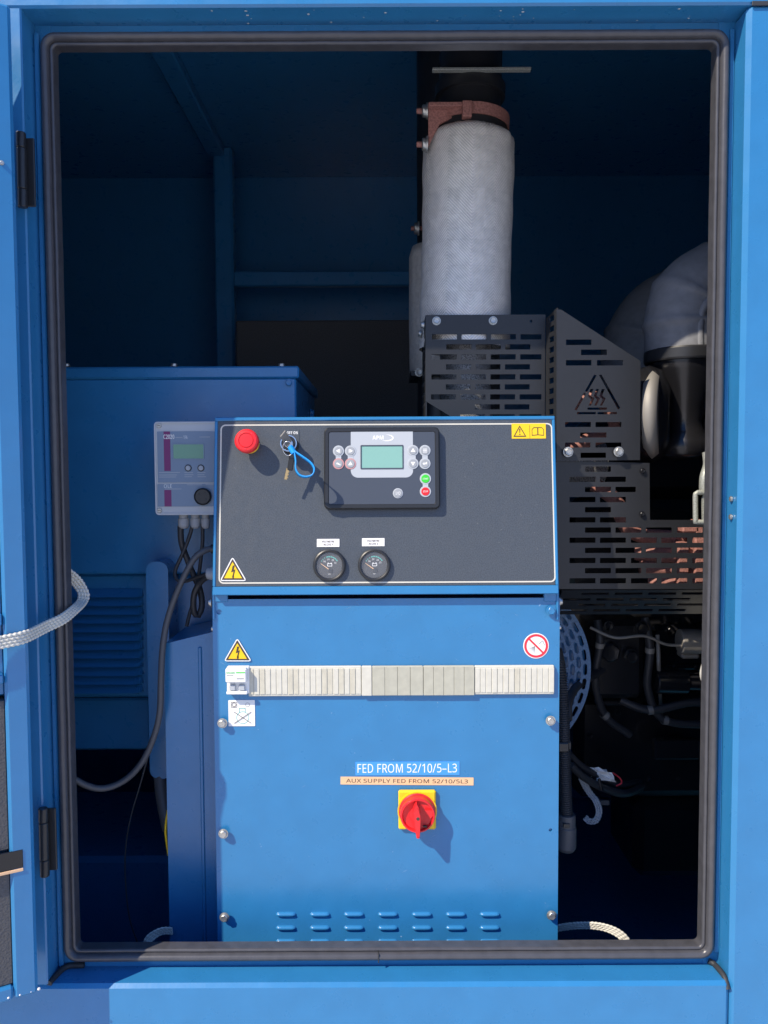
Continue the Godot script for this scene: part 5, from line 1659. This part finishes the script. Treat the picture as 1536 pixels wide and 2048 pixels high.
# ---------- conduit, looms, straps and other loose things ----------
func make_loose() -> void:
	var cd := thing("corrugated_conduit", "black corrugated conduit running down the right side of the cabinet into a grey socket", "conduit")
	var st := ST(true)
	tube(st, [P(1112, 1300, 1.34), P(1121, 1350, 1.31), P(1126, 1420, 1.3), P(1128, 1500, 1.3), P(1130, 1570, 1.3), P(1133, 1640, 1.3)], func(s, _t): return 0.0098 * (1.0 + 0.13 * sin(s / 0.0038 * TAU)), 14, 0.00063)
	put(cd, "corrugated_tube", st, M.cable)
	put_pbox(cd, "clip", [1117, 1486, 1139, 1505], 1.287, 0.026, M.plastic, 0.002)
	put_pbox(cd, "clip_tail", [1137, 1484, 1143, 1500], 1.292, 0.01, M.plastic, 0.002)
	var so := ST()
	lathe(so, Transform3D(Basis(Vector3.RIGHT, PI / 2), P(1133, 1628, 1.3)), [Vector2(0.0105, 0), Vector2(0.0145, 0), Vector2(0.015, 0.002), Vector2(0.015, 0.02), Vector2(0.0165, 0.022), Vector2(0.0165, 0.056), Vector2(0.013, 0.062), Vector2(0, 0.062)], 20)
	put(cd, "socket", so, M.grey_cable)
	put_pbox(cd, "socket_latch", [1127, 1648, 1140, 1656], 1.283, 0.006, M.plastic, 0.0006)
	# starter cable
	var c1 := put_tube(self, "starter_cable", [P(1136, 1440, 1.34), P(1137, 1405, 1.36), P(1152, 1375, 1.42), P(1185, 1352, 1.5), P(1215, 1335, 1.55), P(1242, 1323, 1.585), P(1262, 1314, 1.6)], 0.0075, M.cable)
	tag(c1, "thick black cable curving from the conduit up to the engine terminal", "cable")
	# loom
	var lm := thing("wire_loom", "bundle of dark taped wires hanging low beside the conduit", "wire loom")
	for i in 5:
		var o := Vector3(0, 0.007 * (i % 3), 0.008 * (i - 2))
		put_tube(lm, "wire", [P(1138, 1515 + i * 4, 1.4) + o, P(1165, 1540 + i * 4, 1.42) + o, P(1205, 1565 + i * 3, 1.45) + o, P(1245, 1582 + i, 1.48) + o, P(1280, 1583 - i * 3, 1.55) + o], 0.006, M.cable, 8)
	put_tube(lm, "red_wire", [P(1225, 1545, 1.47), P(1240, 1556, 1.46), P(1243, 1566, 1.46), P(1232, 1572, 1.46)], 0.0016, M.sign_red, 6)
	put_tube(lm, "tie", [P(1198, 1558, 1.42), P(1203, 1580, 1.42)], 0.003, M.plastic, 6)
	var pp := thing("paper_tag", "crumpled white paper tag tucked into the dark wire loom", "tag")
	var ps := ST()
	var g := []
	var pr := RandomNumberGenerator.new()
	pr.seed = 5
	for y in 5:
		var row := []
		for x in 6:
			row.append(P(1177 + x * 9.2 + pr.randf_range(-2, 2) + y * 2.0, 1533 + y * 6.5 + pr.randf_range(-2, 2) + x * 1.2, 1.435 + pr.randf_range(-0.006, 0.006)))
		g.append(row)
	for y in 4:
		for x in 5:
			if (x == 0 and y == 3) or (x == 4 and y == 0):
				continue
			quad(ps, g[y][x], g[y][x + 1], g[y + 1][x + 1], g[y + 1][x], Vector3.BACK)
	put(pp, "sheet", ps, M.white)
	# white tape loop below the loom
	var wl := put(self, "tape_loop", strap_mesh([P(1163, 1556, 1.43), P(1172, 1574, 1.44), P(1181, 1588, 1.44), P(1192, 1602, 1.43), P(1198, 1622, 1.43), P(1192, 1640, 1.43), P(1178, 1642, 1.435), P(1170, 1634, 1.44)], [Vector3(1, 0.3, 0), Vector3(1, 0.3, 0), Vector3(1, 0.3, 0), Vector3(1, 0.2, 0), Vector3(1, 0, 0), Vector3(1, -1, 0), Vector3(0, -1, 0), Vector3(-1, -1, 0)], 0.012, 3), M.silver)
	tag(wl, "pale tape loop dangling under the dark wire loom", "tape")
	var tk := put_pbox(self, "wire_marker", [1199, 1601, 1219, 1611], 1.45, 0.004, M.grey_cable)
	tag(tk, "small grey wire marker beside the pale tape loop", "marker")
	# latch bracket and catch on the right
	var lt := thing("latch_bracket", "galvanised handle bracket at the right edge of the doorway opening", "bracket")
	put_tube(lt, "handle", [P(1418, 985, 1.3), P(1396, 985, 1.3), P(1391, 988, 1.3), P(1391, 1040, 1.3), P(1390, 1044, 1.3), P(1418, 1044, 1.3)], 0.0042, M.galv, 10)
	var f := at_depth(1.3)
	var pl := PackedVector2Array()
	for k in [[1415, 973], [1440, 965], [1440, 1060], [1413, 1053], [1406, 1040], [1405, 998]]:
		var v := Q(f, k[0], k[1])
		pl.append(Vector2(v.x, 1.5 + v.y))
	put_prism(lt, "plate", pl, -1.306, -1.302, M.galv)
	var ar := ST(true)
	tube(ar, [P(1414, 905, 1.32), P(1416, 930, 1.315), P(1409, 955, 1.31), P(1408, 985, 1.312)], rad(0.008), 10)
	put(lt, "arm", ar, M.galv)
	put_box(lt, "mount", Vector3(P(1432, 1000, 1.3).x, P(1432, 1050, 1.3).y, -1.165), Vector3(P(1440, 1000, 1.3).x, P(1432, 975, 1.3).y, -1.306), M.galv)
	var wf := thing("white_cap", "rounded white plastic cap peeping out beside the right door seal", "cap")
	var ws := ST(true)
	lathe(ws, Transform3D(Basis(Vector3.UP, -PI / 2) * Basis.from_scale(Vector3(1, 1, 1)), P(1450, 1350, 1.4)), [Vector2(0, 0.042), Vector2(0.012, 0.041), Vector2(0.026, 0.034), Vector2(0.032, 0.02), Vector2(0.033, 0.0), Vector2(0.03, -0.05), Vector2(0, -0.05)], 32, true)
	put(wf, "cap", ws, M.white)
	# straps
	var dz := Vector3(0.0, 1, 0.0)
	var DF := func(px: float, py: float, h: float) -> Vector3: return door_frame * Q(door_frame, px, py, h)
	var s1 := put(self, "door_strap", strap_mesh([DF.call(-150, 1300, 0.012), DF.call(-60, 1298, 0.01), DF.call(0, 1285, 0.007), DF.call(46, 1275, 0.0035), P(75, 1262, 1.066), P(95, 1252, 1.088), P(125, 1238, 1.115), P(150, 1218, 1.15), P(164, 1203, 1.19), P(167, 1188, 1.2), P(158, 1170, 1.2), P(145, 1155, 1.19), P(125, 1140, 1.18)], [dz, dz, dz, dz, Vector3(0, 1, 0.1), Vector3(-0.1, 1, 0.3), Vector3(-0.4, 0.8, 0.6), Vector3(-0.6, 0.5, 0.8), Vector3(-0.8, 0.2, 0.7), Vector3(-1, 0.1, 0.5), Vector3(-1, -0.4, 0.3), Vector3(-0.9, -0.7, 0.2), Vector3(-0.8, -0.9, 0)], 0.017, 4), M.strap)
	tag(s1, "braided white strap looping from the open door round the left seal", "strap")
	var up := Vector3(0, 1, 0.25)
	var s2 := put(self, "floor_strap", strap_mesh([P(1090, 1868, 1.31), P(1118, 1856, 1.3), P(1160, 1851, 1.29), P(1200, 1853, 1.28), P(1232, 1864, 1.27), P(1252, 1882, 1.265), P(1262, 1910, 1.265)], [up, up, up, up, Vector3(0.5, 1, 0.2), Vector3(0.8, 0.7, 0.2), Vector3(1, 0.3, 0.2)], 0.0145, 4), M.strap)
	tag(s2, "braided cream strap curling over the sill right of the cabinet", "strap", "floor straps")
	var s3 := put(self, "floor_strap_001", strap_mesh([P(345, 1862, 1.28), P(325, 1862, 1.275), P(308, 1870, 1.27), P(296, 1882, 1.265), P(290, 1905, 1.265)], [up, up, Vector3(-0.5, 1, 0.2), Vector3(-0.8, 0.7, 0.2), Vector3(-1, 0.3, 0.2)], 0.0145, 4), M.strap)
	tag(s3, "braided grey strap end lying in shade left of the blue side cover", "strap", "floor straps")
	var yw := put_tube(self, "earth_wire", [P(336, 1620, 1.305), P(331.5, 1650, 1.3), P(332, 1675, 1.3), P(337, 1710, 1.305)], 0.002, M.yellow, 8)
	tag(yw, "short yellow earth wire bulging past the side cover edge", "wire")
	var gs := put_tube(self, "grey_sleeve", [P(322, 1470, 1.42), P(320, 1540, 1.4), P(326, 1600, 1.38), P(338, 1660, 1.36)], 0.012, M.grey_cable, 10)
	tag(gs, "grey sleeve curving down behind the side cover", "sleeve")

func _ready() -> void:
	rng.seed = 2024
	font = SystemFont.new()
	font.font_names = PackedStringArray(["Droid Sans"])
	bold = SystemFont.new()
	bold.font_names = PackedStringArray(["Droid Sans"])
	bold.font_weight = 800
	make_light()
	make_materials()
	M.pink = mat(Color(0.5, 0.26, 0.26), 0.5)
	M.galv_blue = tri_tex(mat(Color(0.11, 0.22, 0.37), 0.5), tex(noise_image(71, 0.05, 4, 0.8, 1.08)), null, 7.0)
	var g := MeshInstance3D.new()
	g.name = "ground"
	var pm := PlaneMesh.new()
	pm.size = Vector2(120, 120)
	g.mesh = pm
	g.material_override = M.concrete
	g.set_meta("kind", "structure")
	add_child(g)
	make_enclosure()
	make_cabinet()
	make_keys()
	make_monitor()
	make_cables()
	make_alternator()
	make_exhaust()
	make_guard()
	make_engine()
	make_loose()
